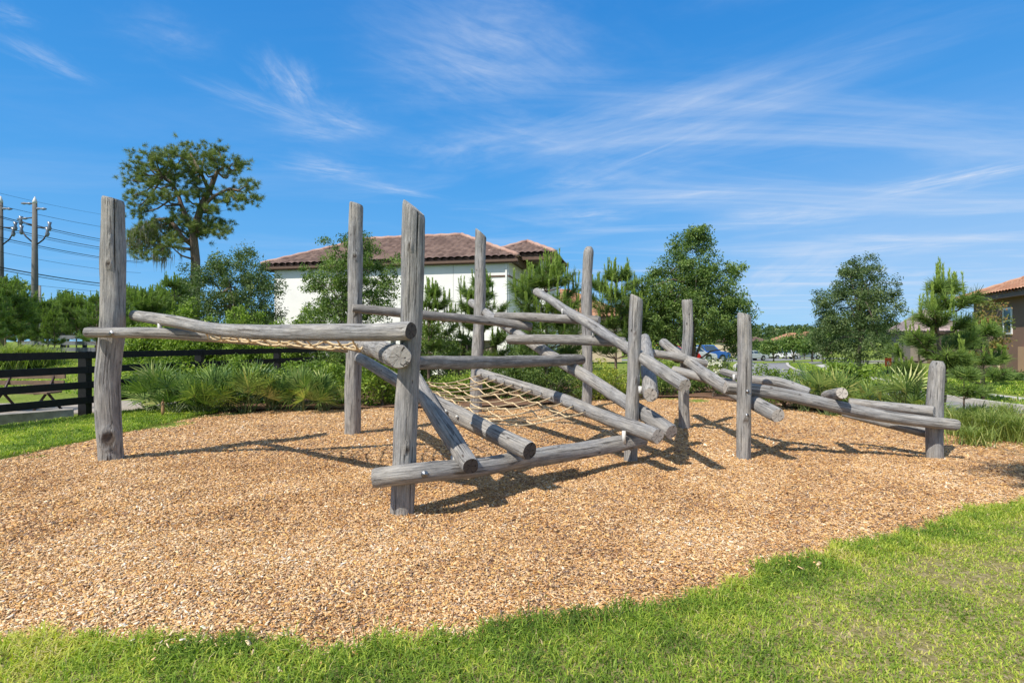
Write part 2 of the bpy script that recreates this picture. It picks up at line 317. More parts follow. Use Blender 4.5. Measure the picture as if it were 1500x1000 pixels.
FRONT_PX = [(-700, 960), (-100, 945), (0, 932), (60, 922), (100, 932), (200, 938), (300, 935), (450, 942), (600, 932), (750, 914), (870, 893), (960, 882), (1040, 862), (1110, 832), (1200, 810), (1280, 787), (1370, 768), (1400, 752), (1500, 735), (1700, 712), (2100, 680)]
fx = np.array([PX(x, F_PX * CAM_H / (y - 500)) for x, y in FRONT_PX]); fy = np.array([F_PX * CAM_H / (y - 500) for x, y in FRONT_PX])
def yfront(X):
    X = np.asarray(X, float); return np.interp(X, fx, fy) - .085 + .030 * np.sin(X * 3.1 + 1) + .022 * np.sin(X * 7.7) + .018 * np.sin(X * 17.3 + 2) + .012 * np.sin(X * 41)
def yback(X): return np.interp(X, [-8, -6.5, -3, 0, 3, 5.5, 8, 10.5, 13], [11.8, 13.0, 13.6, 13.8, 16.2, 16.0, 11.5, 8.6, 8.2])
def xleft(Y):   # where mulch meets the turf strip beside the fence
    return np.interp(Y, [0, 4, 6, 7.44, 8.6, 9.6, 11.6, 12.2], [-9, -8.6, -7.8, -6.98, -6.85, -6.75, -6.8, -6.6])
uu = np.linspace(0, 1, 130); xs = np.linspace(-1, 1, 220)
XM = np.zeros((130, 220)); YM = XM.copy()
cx = np.linspace(-6.9, 10.2, 220)
for j, X in enumerate(cx):
    a, b = yfront(X), yback(X); YM[:, j] = a + (b - a) * uu ** 1.3; XM[:, j] = X
# bend the left columns onto the turf line
for i in range(130):
    XM[i, :] = XM[i, :] + (xleft(YM[i, :]) + 6.9) * np.clip(1 - (cx + 6.9) / 3.0, 0, 1)
ZM = hmulch(XM, YM)
tag(grid_mesh('mulch_surface', XM, YM, ZM, MULCH), kind='structure')
# bark bed under the planting
bx_ = np.linspace(-7.2, 12.5, 60); BX = np.zeros((14, 60)); BY = BX.copy()
for j, X in enumerate(bx_):
    a = yback(X) - .5; b = np.interp(X, [-8, 0, 3, 8, 9, 13], [19, 20, 21, 21, 14, 9.6]); b = max(b, a + .3)
    BY[:, j] = np.linspace(a, b, 14); BX[:, j] = X + (0 if X < 9 else 0)
BX = np.where((BX > 8.6) & (BY > 12), 8.6 + (BX - 8.6) * .25, BX)
tag(grid_mesh('planting_bed', BX, BY, .012 + .02 * np.sin(BX * 3) * np.sin(BY * 2.2) + .02, BEDM), kind='structure')
# near turf soil sheets
TXs = np.linspace(-5, 9, 120); TY = np.zeros((24, 120)); TX = TY.copy()
for j, X in enumerate(TXs): TY[:, j] = np.linspace(-1.5, yfront(X) + .03, 24); TX[:, j] = X
TZ = .02 + 0 * TX; TZ[-1, :] = -.05
tag(grid_mesh('turf_soil', TX, TY, TZ, SOIL), kind='structure')

# road, kerbs and sidewalk on the right
def ribbon(name, cl, wd, z, m, thick=.0, kind='structure'):
    cl = [Vector((a, b, 0)) for a, b in cl]; pts = []
    for i in range(len(cl) - 1):
        p0, p1, p2, p3 = cl[max(i - 1, 0)], cl[i], cl[i + 1], cl[min(i + 2, len(cl) - 1)]
        for k in range(8):
            u = k / 8; pts.append(.5 * ((2 * p1) + (p2 - p0) * u + (2 * p0 - 5 * p1 + 4 * p2 - p3) * u * u + (3 * p1 - p0 - 3 * p2 + p3) * u ** 3))
    pts.append(cl[-1]); mb = MB(); V = []
    for i, p in enumerate(pts):
        d = (pts[min(i + 1, len(pts) - 1)] - pts[max(i - 1, 0)]).normalized(); n = Vector((d.y, -d.x, 0)) * wd / 2
        for s_, zz in ((-1, z - .2), (-1, z), (1, z), (1, z - .2)):
            q = p + n * s_; V.append((q.x, q.y, zz + float(hground(p.x, p.y))))
    F_ = [(i * 4 + a, i * 4 + a + 1, i * 4 + a + 5, i * 4 + a + 4) for i in range(len(pts) - 1) for a in range(3)]
    mb.add(V, F_); o = mb.build(name, m); tag(o, kind=kind); return o
RC = [(11.2, -2), (10.6, 6), (10.4, 13), (11.0, 20), (13.5, 29), (18.5, 40), (27, 54), (40, 66), (60, 76), (110, 84)]
def off(cl, o): 
    r = []
    for i, (a, b) in enumerate(cl):
        p, q = cl[max(i - 1, 0)], cl[min(i + 1, len(cl) - 1)]; dx, dy = q[0] - p[0], q[1] - p[1]; L = math.hypot(dx, dy); r.append((a + dy / L * o, b - dx / L * o))
    return r
ribbon('road', RC, 2.9, .004, ASPH); ribbon('kerb_right', off(RC, 1.52), .16, .12, CONC); ribbon('kerb_left', off(RC, -1.52), .16, .12, CONC)
ribbon('sidewalk', off(RC, 3.6), .55, .03, CONC)
ribbon('parking_road', [(-5, 64), (25, 72), (48, 92), (80, 130)], 11, .01, ASPH)
ribbon('sandy_path', [(-30, 9.5), (-14, 12.6), (-10.2, 13.4), (-6.5, 16), (-3, 21)], 2.6, .008, SAND)

# ------------------------------------------------------------------ wood chips and turf
def chips(n, X, Y, size, lift=.0):
    """n thin slabs of wood, each a five-sided box, lying tilted"""
    a = rng.uniform(0, 2 * np.pi, n); tilt = rng.normal(0, .29, n); roll = rng.normal(0, .36, n)
    L = size * np.clip(rng.lognormal(0, .5, n), .3, 2.3); Wd = L * rng.uniform(.14, .55, n); T = size * rng.uniform(.08, .2, n)
    ex = np.stack([np.cos(a) * np.cos(tilt), np.sin(a) * np.cos(tilt), np.sin(tilt)], -1)
    s0 = np.stack([-np.sin(a), np.cos(a), np.zeros(n)], -1); nn = np.cross(ex, s0)
    ey = s0 * np.cos(roll)[:, None] + nn * np.sin(roll)[:, None]; ez = np.cross(ex, ey)
    C = np.stack([X, Y, hmulch(X, Y) + rng.uniform(-.004, .016, n) + lift], -1)
    V = np.zeros((n, 8, 3)); k = 0
    for sz in (-1, 1):
        for sx, sy in ((-1, -1), (1, -1), (1, 1), (-1, 1)):
            tp = rng.uniform(.55, 1, n)
            V[:, k] = C + ex * (sx * L / 2)[:, None] + ey * (sy * Wd / 2 * tp)[:, None] + ez * (sz * T / 2)[:, None]; k += 1
    q = np.array([(4, 5, 6, 7), (0, 1, 5, 4), (1, 2, 6, 5), (2, 3, 7, 6), (3, 0, 4, 7)])
    Q = (np.arange(n) * 8)[:, None, None] + q[None]
    pat = np.array([nz2(x, y, .9, 3.1) * .15 + nz2(x, y, 2.7, 6.3) * .11 for x, y in zip(X, Y)]) - .07 * sm(.35, -.1, hmulch(X, Y) * 10 + .27) + .10 * sm(1.5, -2.5, X) * sm(6.5, 3.0, Y)
    v = np.clip(rng.beta(2.2, 2.2, n) + pat + .02, 0, 1)
    return V.reshape(-1, 3), Q.reshape(-1, 4), np.repeat(v, 8)
def in_mulch(X, Y, m=0.0): return (Y > yfront(X) - m + .03 * np.sin(X * 9)) & (Y < yback(X) + .2) & (X > xleft(Y) + .03 * np.sin(Y * 11))
def scatter(n, y0, y1, marg):
    Y = np.sqrt(rng.uniform(y0 ** 2, y1 ** 2, n)); X = rng.uniform(-1, 1, n) * (Y * .9375 + marg); return X, Y
Vs, Qs, vs_ = [], [], []; b = 0
for (n, y0, y1, sz) in ((250000, 2.2, 4.6, .0175), (260000, 4.6, 7.6, .020), (190000, 7.6, 16.5, .028)):
    X, Y = scatter(n, y0, y1, .9); k = in_mulch(X, Y); X, Y = X[k], Y[k]
    V, Q, v = chips(len(X), X, Y, sz); Vs.append(V); Qs.append(Q + b); vs_.append(v); b += len(V)
# strays on the turf
X, Y = scatter(26000, 2.3, 6.5, .8); k = (Y < yfront(X)) & (Y > yfront(X) - .22 * rng.random(len(X)) ** 1.5); X, Y = X[k], Y[k]
V, Q, v = chips(len(X), X, Y, .022, .036); Vs.append(V); Qs.append(Q + b); vs_.append(v)
tag(link('wood_chips', qmesh('wood_chips', np.concatenate(Vs), np.concatenate(Qs), np.concatenate(vs_)), CHIPS), 'loose pale and orange wood chips spread under the logs', 'mulch', kind='stuff')

X, Y = scatter(260, 2.6, 14, .5); k = in_mulch(X, Y); X, Y = X[k], Y[k]; n = len(X); a = rng.uniform(0, 6.283, n); L = rng.uniform(.03, .16, n)
tw = MB()
for x, y, a_, l in zip(X, Y, a, L):
    z = float(hmulch(x, y)) + .018; tw.tube([(x, y, z), (x + math.cos(a_) * l * .5, y + math.sin(a_) * l * .5, z + .008), (x + math.cos(a_ + .3) * l, y + math.sin(a_ + .3) * l, z)], [.0035, .0028, .0015], 4)
tag(tw.build('twigs', plain('twig_brown', (.10, .055, .03), .9)), 'small dark twigs scattered over the wood chips', 'twigs', kind='stuff')
def blades(X, Y, Z, h, wd, lean, val):
    """curved grass blades of two quads each"""
    n = len(X); a = rng.uniform(0, 2 * np.pi, n); d = np.stack([np.cos(a), np.sin(a), np.zeros(n)], -1)
    f = a + rng.normal(1.57, .6, n); s_ = np.stack([np.cos(f), np.sin(f), np.zeros(n)], -1)
    B = np.stack([X, Y, Z], -1); up = np.array([0, 0, 1.0]); h = h[:, None]; lean = lean[:, None]; wd = wd[:, None]
    p1 = B + up * h * .55 + d * h * lean * .35; p2 = B + up * h * (1 - .45 * lean) + d * h * lean * 1.0
    V = np.stack([B - s_ * wd, B + s_ * wd, p1 - s_ * wd * .8, p1 + s_ * wd * .8, p2 - s_ * wd * .12, p2 + s_ * wd * .12], 1)
    Q = (np.arange(n) * 6)[:, None, None] + np.array([(0, 1, 3, 2), (2, 3, 5, 4)])[None]
    return V.reshape(-1, 3), Q.reshape(-1, 4), np.repeat(val, 6)
def turf(name, X, Y, hb, wb, label, thin=True):
    pn = np.array([nz2(x, y, 1.3, 1.7) for x, y in zip(X, Y)]); pf = np.array([nz2(x, y, 4.5, 8.7) for x, y in zip(X, Y)])
    edge = np.clip(1 - np.abs(Y - yfront(X)) / .45, 0, 1) if thin else np.zeros(len(X)) + .3
    right = sm(.6, 2.2, X) if thin else np.zeros(len(X))
    keep = rng.random(len(X)) < (1 - np.clip((pn + .6 * pf - .02) * 2.2, 0, .72) * right * (1 - edge))
    X, Y, pn, pf, edge, right = X[keep], Y[keep], pn[keep], pf[keep], edge[keep], right[keep]; n = len(X)
    h = hb * rng.uniform(.45, 1.3, n) * (1 + .55 * edge - .5 * right * (1 - edge)); wd = wb * rng.uniform(.6, 1.2, n)
    val = np.clip(.34 + .30 * pf + .28 * pn + .22 * right * (1 - edge * .6) + rng.normal(0, .15, n) + (rng.random(n) < .07) * .45 + .35 * np.clip(pn * edge, 0, 1), 0, 1)
    V, Q, v = blades(X, Y, np.full(n, .018), h, wd, rng.uniform(.3, 1.7, n), val)
    return tag(link(name, qmesh(name, V, Q, v), TURF), label, 'grass', kind='stuff')
X, Y = scatter(330000, 2.05, 6.2, 1.1); k = (Y < yfront(X) + .03 + .06 * np.sin(X * 7) * np.sin(X * 17) + (rng.random(len(X)) < .05) * rng.exponential(.07, len(X)) * (np.sin(X * 5.3) > -.2)); X, Y = X[k], Y[k]
turf('turf_blades', X, Y, .050, .0034, 'bright green lawn grass with thin brown patches along the mulch edge')
X = rng.uniform(-13.5, -6.2, 110000); Y = rng.uniform(5.0, 13.2, 110000)
k = (X < xleft(Y) + .05 * np.sin(Y * 9)) & (Y < 11.35 + (X + 9.1) * 2.9) & (Y > -X * .98 - 2.4); X, Y = X[k], Y[k]
turf('verge_grass', X, Y, .06, .006, 'strip of green and yellow grass between the black fence and the mulch', False)
X = rng.uniform(8.5, 24, 60000); Y = rng.uniform(12, 40, 60000); rx = np.interp(Y, [p[1] for p in RC], [p[0] for p in RC])
k = (X > rx + 1.75) & (np.abs(X - rx - 3.7) > .5) & (X < Y * .98 + 1); X, Y = X[k], Y[k]
turf('roadside_grass', X, Y, .09, .018, 'sunny lawn beyond the road and around the pale sidewalk', False)
X = rng.uniform(-40, -6, 60000); Y = rng.uniform(15.5, 38, 60000); k = (X > -Y * .98) & (Y > 15.6 - .4 * X - 4.5); X, Y = X[k], Y[k]
o = turf('park_grass', X, Y, .09, .02, 'green lawn lying between the two fences on the left', False)
_v = np.zeros(len(o.data.vertices) * 3, np.float32); o.data.vertices.foreach_get('co', _v); _v = _v.reshape(-1, 3); _v[:, 2] += hground(_v[:, 0], _v[:, 1]); o.data.vertices.foreach_set('co', _v.ravel())

# ------------------------------------------------------------------ logs
def catmull(P_, step):
    out, par = [], []
    for i in range(len(P_) - 1):
        p0, p1, p2, p3 = P_[max(i - 1, 0)], P_[i], P_[i + 1], P_[min(i + 2, len(P_) - 1)]
        n = max(2, int((p2 - p1).length / step))
        for k in range(n):
            u = k / n; out.append(.5 * ((2 * p1) + (p2 - p0) * u + (2 * p0 - 5 * p1 + 4 * p2 - p3) * u * u + (3 * p1 - p0 - 3 * p2 + p3) * u ** 3)); par.append(i + u)
    out.append(P_[-1].copy()); par.append(len(P_) - 1); return out, par
LOGN = [0]
def log(name, pts, rad, parent, mats=None, n=36, cut0=None, cut1=None, crack=None, knots=(), wob=.08, label=None, pxr=True, round1=0.0, step=.04):
    """pts: (pixel x, pixel y, distance) stations; rad: radii in metres at the stations"""
    LOGN[0] += 1; sd_ = LOGN[0] * 7.31
    W_ = [P(*p) for p in pts] if pxr else [Vector(p) for p in pts]
    C, par = catmull(W_, step); N = len(C)
    rs = [float(np.interp(t, range(len(rad)), rad)) for t in par]
    S_ = [0.0]
    for i in range(1, N): S_.append(S_[-1] + (C[i] - C[i - 1]).length)
    L = S_[-1]; th = np.arange(n) * 2 * np.pi / n; V = []; G = []; K = []; up = None
    for i in range(N):
        t = (C[min(i + 1, N - 1)] - C[max(i - 1, 0)]).normalized()
        if up is None:
            up = Vector((1, 0, 0)) if abs(t.x) < .8 else Vector((0, 0, 1))
        up = (up - t * up.dot(t)).normalized(); sdv = t.cross(up)
        wv = Vector((mnoise.noise(Vector((S_[i] * .8, sd_, 0))), mnoise.noise(Vector((sd_, S_[i] * .8, 5))), mnoise.noise(Vector((7, sd_, S_[i] * .8))))) * wob * rs[i] * 2.5
        c = C[i] + wv
        de = min(S_[i], L - S_[i]); edge = 1 - .10 * max(0, 1 - de / .03)
        if round1: edge *= 1 - round1 * max(0, 1 - (L - S_[i]) / (rs[i] * 1.2)) ** 2
        for k in range(n):
            a = th[k]; ca, sa = math.cos(a), math.sin(a)
            f = 1 + .07 * mnoise.noise(Vector((S_[i] * 1.6, sd_ * 2, 3))) + .13 * mnoise.noise(Vector((ca * .9, sa * .9, S_[i] * 1.1 + sd_))) + .05 * mnoise.noise(Vector((ca * 2.2, sa * 2.2, S_[i] * 2.5 + sd_))) + .018 * mnoise.noise(Vector((ca * 7, sa * 7, S_[i] * 4 + sd_)))
            kd = 0.0
            for (ks, ka, kr) in knots:
                dx = (S_[i] - ks) / (kr * 1.35); dy = (((a - ka + math.pi) % (2 * math.pi)) - math.pi) * rs[i] / kr; q = math.hypot(dx, dy)
                if q < 2.2: f += .16 * math.exp(-(q - 1.15) ** 2 * 4) - .10 * max(0, 1 - q); kd = max(kd, min(1, max(0, (1.08 - q) * 5)))
            if crack:
                da = abs(((a - crack[0] + math.pi) % (2 * math.pi)) - math.pi)
                if da < math.pi / n * 1.01 and (L - S_[i]) < crack[1]: f -= .30 * min(1, (crack[1] - (L - S_[i])) * 3); kd = 1
            r = rs[i] * f * edge
            o_ = up * ca * r + sdv * sa * r; p = c + o_
            for cu, dist, sg in ((cut0, S_[i], -1), (cut1, L - S_[i], 1)):
                if cu is not None:
                    wgt = max(0, 1 - dist / (rs[i] * 4.5)); p = p + t * (o_.dot(Vector(cu)) * wgt)
            V.append(p); G.append((ca * r, sa * r, S_[i] + sd_)); K.append(kd)
    Q = [(i * n + k, i * n + (k + 1) % n, (i + 1) * n + (k + 1) % n, (i + 1) * n + k) for i in range(N - 1) for k in range(n)]; M = [0] * len(Q)
    for i0, flip in ((0, True), ((N - 1) * n, False)):
        base = len(V)                                                    # own cap vertices: rings to the centre
        cen = sum((V[i0 + k] for k in range(n)), Vector()) / n
        for rr in (1.0, .66, .33, 0.02):
            for k in range(n):
                p = cen.lerp(V[i0 + k], rr); V.append(p); g = G[i0 + k]; G.append((g[0] * rr, g[1] * rr, 0)); K.append(0)
        for j in range(3):
            for k in range(n):
                q = (base + j * n + k, base + j * n + (k + 1) % n, base + (j + 1) * n + (k + 1) % n, base + (j + 1) * n + k)
                Q.append(q[::-1] if flip else q); M.append(1)
    me = qmesh(name, [tuple(v) for v in V], Q, K, {'g': G}, M)
    o = link(name, me, mats or (WOOD, END), None, smooth=True); attach(o, parent)
    if label: o['label'] = label
    return o
def attach(o, root, base=None):
    o.parent = root
    p = root; s_ = Vector((0, 0, 0))
    while p is not None: s_ += p.location; p = p.parent
    o.location = -s_
    return o
for mm in (WOOD, WOODW):           # knots and splits marked on the mesh
    t = NT(mm.node_tree); bs = [n for n in mm.node_tree.nodes if n.type == 'BSDF_PRINCIPLED'][0]
    at = t.n('ShaderNodeAttribute', attribute_name='v'); src = bs.inputs['Base Color'].links[0].from_socket
    c = t.mix(t.math('MULTIPLY', at.outputs['Fac'], .85), src, (.075, .05, .035)); t.link(c, bs.inputs['Base Color'])

ROOT = empty('log_climbing_structure', (0, 7.5, 0), 'weathered grey log climbing frame with upright posts, leaning logs and rope nets on the mulch', 'climbing frame')
def post(x0, y0, x1, y1, Z, r0, r1, mid=None, **kw):
    g = P(x0, y0, Z)
    pts = [(x0, y0 + 12, Z)] + (mid or []) + [(x1, y1, Z)]
    n_ = len(pts); return log('post', pts, list(np.linspace(r0, r1, n_)), ROOT, **kw)
def at_(p, Z): return P(p[0], p[1], Z)
pA = post(163, 673, 164, 290, 7.40, .150, .142, [(157, 570, 7.4), (164, 480, 7.4), (166, 400, 7.4)], n=104, crack=(5.52, 1.0), knots=[(.42, 5.18, .075), (2.75, 5.0, .026), (3.1, 5.15, .015), (.16, 5.1, .018)], cut1=(-.25, 0, 0), label='thick outer post at the left with a split top and a large knot hole')
pB = post(590, 750, 607, 303, 5.12, .108, .104, [(594, 640, 5.12), (601, 480, 5.12)], n=90, cut1=(-.75, .2, 0), crack=(5.25, .5), knots=[(1.75, 4.75, .024), (2.55, 4.6, .018), (.7, 5.1, .02)], label='post nearest the camera, its top cut on a slant')
pC = post(516, 635, 522, 298, 9.48, .140, .122, knots=[(3.2, 4.9, .03), (2.2, 5.1, .022)], cut1=(-.25, 0, 0))
pD = post(697, 602, 705, 341, 12.4, .135, .120, cut1=(-.8, 0, 0))
pE = post(858, 596, 863, 361, 13.3, .120, .125, [(860, 520, 13.3), (859, 430, 13.3)], round1=.45, cut1=(0, 0, 0))
pF = post(923, 675, 933, 435, 7.32, .088, .086, [(926, 600, 7.32), (930, 500, 7.32)], knots=[(1.8, 4.6, .018), (1.2, 4.9, .02)], cut1=(-.45, 0, 0))
pG = post(1003, 626, 1006, 439, 10.15, .098, .092, [(1002, 560, 10.15), (1008, 490, 10.15)])
pH = post(1090, 672, 1090, 459, 7.45, .090, .086, [(1090, 600, 7.45), (1092, 520, 7.45)], cut1=(-.3, 0, 0), knots=[(.65, 4.6, .03)])
pI = post(1369, 670, 1374, 529, 7.55, .104, .096, [(1369, 610, 7.55)], round1=.3, label='short round topped post at the right end')

def L_(pts, rad, name='log', **kw): return log(name, pts, rad, ROOT, **kw)
b2 = L_([(126, 487, 7.12), (250, 489, 7.12), (380, 497, 7.3), (511, 509, 7.55)], [.068, .072, .078, .075], label='long log bolted across the outer left post')
l3 = L_([(195, 461, 7.55), (240, 469, 7.1), (330, 483, 6.4), (450, 487, 5.6), (603, 485, 4.85)], [.070, .076, .080, .083, .083], mats=(WOOD, ENDD), cut1=(0, 0, .1), label='gently bowed log holding the upper rope net')
K_ = L_([(507, 499, 9.0), (540, 508, 7.0), (586, 524, 4.82)], [.115, .112, .106], n=44, label='thick log with a cracked round end beside the nearest post')
b1 = L_([(546, 700, 4.93), (620, 692, 5.0), (700, 684, 5.45), (770, 672, 5.95), (850, 660, 6.55), (905, 650, 6.95), (943, 643, 7.12)], [.088, .090, .094, .098, .102, .098, .09], n=40, wob=.03, label='low curved log near the ground')
R1 = L_([(700, 546, 10.6), (800, 577, 8.7), (888, 611, 7.4), (964, 639, 6.5)], [.095, .093, .094, .095])
L1 = L_([(526, 524, 9.3), (565, 547, 8.1), (620, 580, 7.1), (690, 618, 6.3), (776, 660, 5.55)], [.088, .09, .094, .098, .102], mats=(WOOD, ENDD), n=44)
L2 = L_([(606, 552, 7.0), (640, 608, 6.05), (689, 682, 5.08)], [.098, .094, .088], mats=(WOOD, ENDD), n=44, wob=.08)
M_ = L_([(603, 532, 5.25), (730, 530, 7.1), (852, 526, 9.2)], [.066, .080, .088], mats=(WOODW, END), label='level rung log running from the nearest post')
O_ = L_([(516, 452, 9.25), (600, 459, 9.6), (700, 468, 10.4), (778, 479, 10.7)], [.072, .078, .084, .080], mats=(WOODW, END), label='upper crossing log behind the nearest post')
S2 = L_([(690, 443, 13.4), (760, 490, 10.6), (850, 547, 8.75), (984, 632, 6.9)], [.095, .095, .095, .10], n=40)
N1 = L_([(727, 463, 11.0), (800, 466, 10.3), (878, 469, 9.75)], [.088, .085, .075], mats=(WOODW, END), label='top rung log of the ladder')
N2 = L_([(745, 498, 9.85), (820, 496, 9.3), (915, 501, 8.75)], [.085, .085, .08], mats=(WOODW, END), label='middle rung log of the ladder')
S1 = L_([(785, 427, 12.0), (860, 473, 9.3), (940, 523, 7.35), (1004, 565, 6.25)], [.085, .085, .082, .083], n=40, label='long leaning log of the ladder resting on the rungs')
I_ = L_([(944, 496, 10.6), (948, 530, 8.4), (953, 578, 6.9)], [.105, .105, .102], n=40, round1=.1)
P2 = L_([(948, 516, 9.95), (995, 524, 9.95), (1036, 533, 9.9)], [.07, .075, .07])
P3 = L_([(986, 542, 9.75), (1040, 556, 9.3), (1075, 562, 8.8)], [.085, .08, .07])
P1 = L_([(971, 501, 11.0), (1020, 538, 9.6), (1066, 570, 8.45), (1141, 608, 7.0)], [.085, .092, .105, .092], n=40, label='bent log crossing behind the slender post')
Q_ = L_([(1062, 567, 7.72), (1130, 575, 7.66), (1230, 596, 7.55), (1320, 613, 7.42), (1402, 622, 7.32)], [.098, .092, .090, .082, .078], n=40, wob=.03, label='long balance log between the two right hand posts')
P4 = L_([(1058, 544, 8.9), (1100, 556, 8.3), (1140, 560, 8.0), (1186, 575, 7.75)], [.055, .062, .07, .068])
P5 = L_([(1211, 580, 8.3), (1234, 576, 7.35)], [.085, .080], label='stub log with a drilled hole in its end')
P6 = L_([(1243, 589, 7.95), (1310, 596, 7.7), (1368, 602, 7.35)], [.065, .068, .068])
P7 = L_([(1235, 604, 8.5), (1300, 620, 8.1), (1364, 636, 7.72)], [.06, .065, .065])

def sub(mb, name, m, par, smooth=True):
    o = mb.build(name, m, None, smooth); attach(o, par); return o
def bolt(p, d, r, m, par, name='bolt', washer=False):
    p = Vector(p); d = Vector(d).normalized(); mb = MB(); h = r * .9
    mb.tube([p - d * .02, p, p + d * h * .5, p + d * h * .85, p + d * h], [r, r, r * .85, r * .5, r * .1], 12)
    if washer: mb.tube([p - d * .004, p + d * .006], [r * 1.8, r * 1.8], 16)
    sub(mb, name, m, par)
def spacer(x, y, Z, h, par, r=.025):
    c = P(x, y, Z); mb = MB(); mb.tube([c - Vector((0, 0, h / 2)), c + Vector((0, 0, h / 2))], [r, r], 16); sub(mb, 'spacer', WHITE, par)
spacer(234, 480, 7.1, .16, l3); spacer(576, 503, 5.15, .14, l3)
spacer(746, 669, 5.87, .16, L1); spacer(664, 676, 5.4, .12, L2); spacer(914, 640, 6.9, .16, R1)
spacer(824, 457, 10.25, .12, S1, .02); spacer(869, 488, 8.95, .12, S1, .02); spacer(727, 468, 11.2, .12, N1); spacer(797, 510, 9.6, .12, N2)
spacer(938, 571, 7.15, .10, I_); spacer(1075, 553, 8.25, .10, P1, .018); spacer(983, 520, 10.0, .12, P2); spacer(1158, 582, 7.8, .12, P4); spacer(1222, 588, 7.7, .12, P5); spacer(1326, 606, 7.62, .12, P6, .02)
bolt(P(165, 488, 7.05), (.45, -1, .1), .022, STEEL, b2, washer=True); bolt(P(622, 694, 4.91), (.1, -1, .15), .018, STEEL, b1, washer=True)
bolt(P(1095, 573, 7.36), (-.3, -1, .1), .014, STEEL, pH, washer=True); bolt(P(1094, 608, 7.36), (-.3, -1, .1), .014, STEEL, pH, washer=True)
bolt(P(1234, 575.5, 7.335), (-.2, -1, 0), .001, STEEL, P5) if False else None
mb = MB(); d5 = (P(1234, 576, 7.35) - P(1211, 580, 8.3)).normalized(); c5 = P(1234, 576, 7.35) + d5 * .003; mb.tube([c5 - d5 * .004, c5 + d5 * .001], [.022, .022], 14); sub(mb, 'drill_hole', plain('hole_dark', (.03, .02, .015)), P5)
for x in (267, 288, 309, 332, 354, 379, 404, 429):
    Z = float(np.interp(x, [240, 330, 450, 604], [7.1, 6.5, 5.8, 5.12])); y = float(np.interp(x, [267, 332, 379, 429], [472.5, 478.5, 481, 484.5]))
    bolt(P(x, y, Z - .083), (.25, -1, .25), .017, WHITE, l3, 'bolt_cap')
for x, y, Z in ((558, 546, 8.22), (569, 553, 7.95), (580, 558.5, 7.72), (653, 602, 6.55), (669, 610, 6.4), (690, 620, 6.2)):
    bolt(P(x, y, Z - .085), (-.2, -1, .25), .017, WHITE, L1, 'bolt_cap')

# rope nets
def along(pts, t):
    W_ = [P(*p) for p in pts]; ds = [0]
    for i in range(1, len(W_)): ds.append(ds[-1] + (W_[i] - W_[i - 1]).length)
    s_ = t * ds[-1]
    for i in range(1, len(W_)):
        if s_ <= ds[i] + 1e-9: return W_[i - 1].lerp(W_[i], (s_ - ds[i - 1]) / (ds[i] - ds[i - 1]))
    return W_[-1]
RAIL_L = [(526, 524, 9.3), (565, 547, 8.1), (620, 580, 7.1), (690, 618, 6.3), (776, 660, 5.55)]
RAIL_R = [(700, 546, 10.6), (800, 577, 8.7), (888, 611, 7.4), (964, 639, 6.5)]
def net(name, fa, fb, na, nb, sag, r, par, label, inset=.09):
    mb = MB(); grid = {}
    for i in range(na):
        a, b = fa(i / (na - 1)), fb(i / (na - 1)); d = (b - a); L = d.length; dn = d.normalized(); a2 = a + dn * inset; b2_ = b - dn * inset; pts = []
        for k in range(25):
            u = k / 24; p = a2.lerp(b2_, u); p.z -= sag * 4 * u * (1 - u) * (1 + .15 * math.sin(i * 2.1)); p.z += .012 * math.sin(i * 3 + u * 9); pts.append(p)
        mb.tube(pts, r, 6); grid[i] = pts
    for j in range(1, nb + 1):
        pts = []
        for i in range(na):
            q = j / (nb + 1) * 24; q0 = int(q); p = grid[i][q0].lerp(grid[i][min(q0 + 1, 24)], q - q0) + Vector((0, 0, r * 1.5 * (1 if (i + j) % 2 else -1)))
            if pts: pts.append((pts[-1] + p) / 2 + Vector((0, 0, -.012)))
            pts.append(p)
        mb.tube(pts, r, 6)
        for i in range(na):
            q = j / (nb + 1) * 24; q0 = int(q); p = grid[i][q0].lerp(grid[i][min(q0 + 1, 24)], q - q0); dd_ = (grid[i][13] - grid[i][12]).normalized()
            mb.tube([p - dd_ * .022, p, p + dd_ * .022], [r * 1.15, r * 1.9, r * 1.15], 6)
    o = sub(mb, name, ROPE, par); o['label'] = label; return o
n1_ = net('cargo_net', lambda t: along(RAIL_L, .34 + t * .44), lambda t: along(RAIL_R, .05 + .66 * t), 12, 5, .12, .0095, ROOT, 'wide rope cargo net stretched between two sloping rails')
RAIL_3 = [(195, 461, 7.55), (240, 469, 7.1), (330, 483, 6.5), (450, 487, 5.8), (604, 485, 5.12)]
RAIL_K = [(300, 491, 7.16), (380, 497, 7.3), (511, 509, 7.55), (540, 508, 7.0)]
net('rope_net', lambda t: along(RAIL_3, .34 + .50 * t) - Vector((0, 0, .03)), lambda t: along(RAIL_K, .05 + .9 * t) + Vector((0, 0, .05)), 11, 4, .10, .0095, ROOT, 'small sagging rope net under the bowed log')
for i in range(12):      # eye bolts along the right rail
    p = along(RAIL_R, .05 + .66 * i / 11); q = along(RAIL_L, .34 + .44 * i / 11); d = (q - p).normalized(); c = p + d * .095
    mb = MB(); mb.tube([p + d * .06, c], [.012, .012], 8); up = Vector((0, 0, 1))
    mb.tube([c + d * .022 + (d * math.cos(a) + up * math.sin(a)) * .022 for a in [k * math.pi / 5 for k in range(11)]], .007, 6); sub(mb, 'eye_bolt', STEEL, R1)

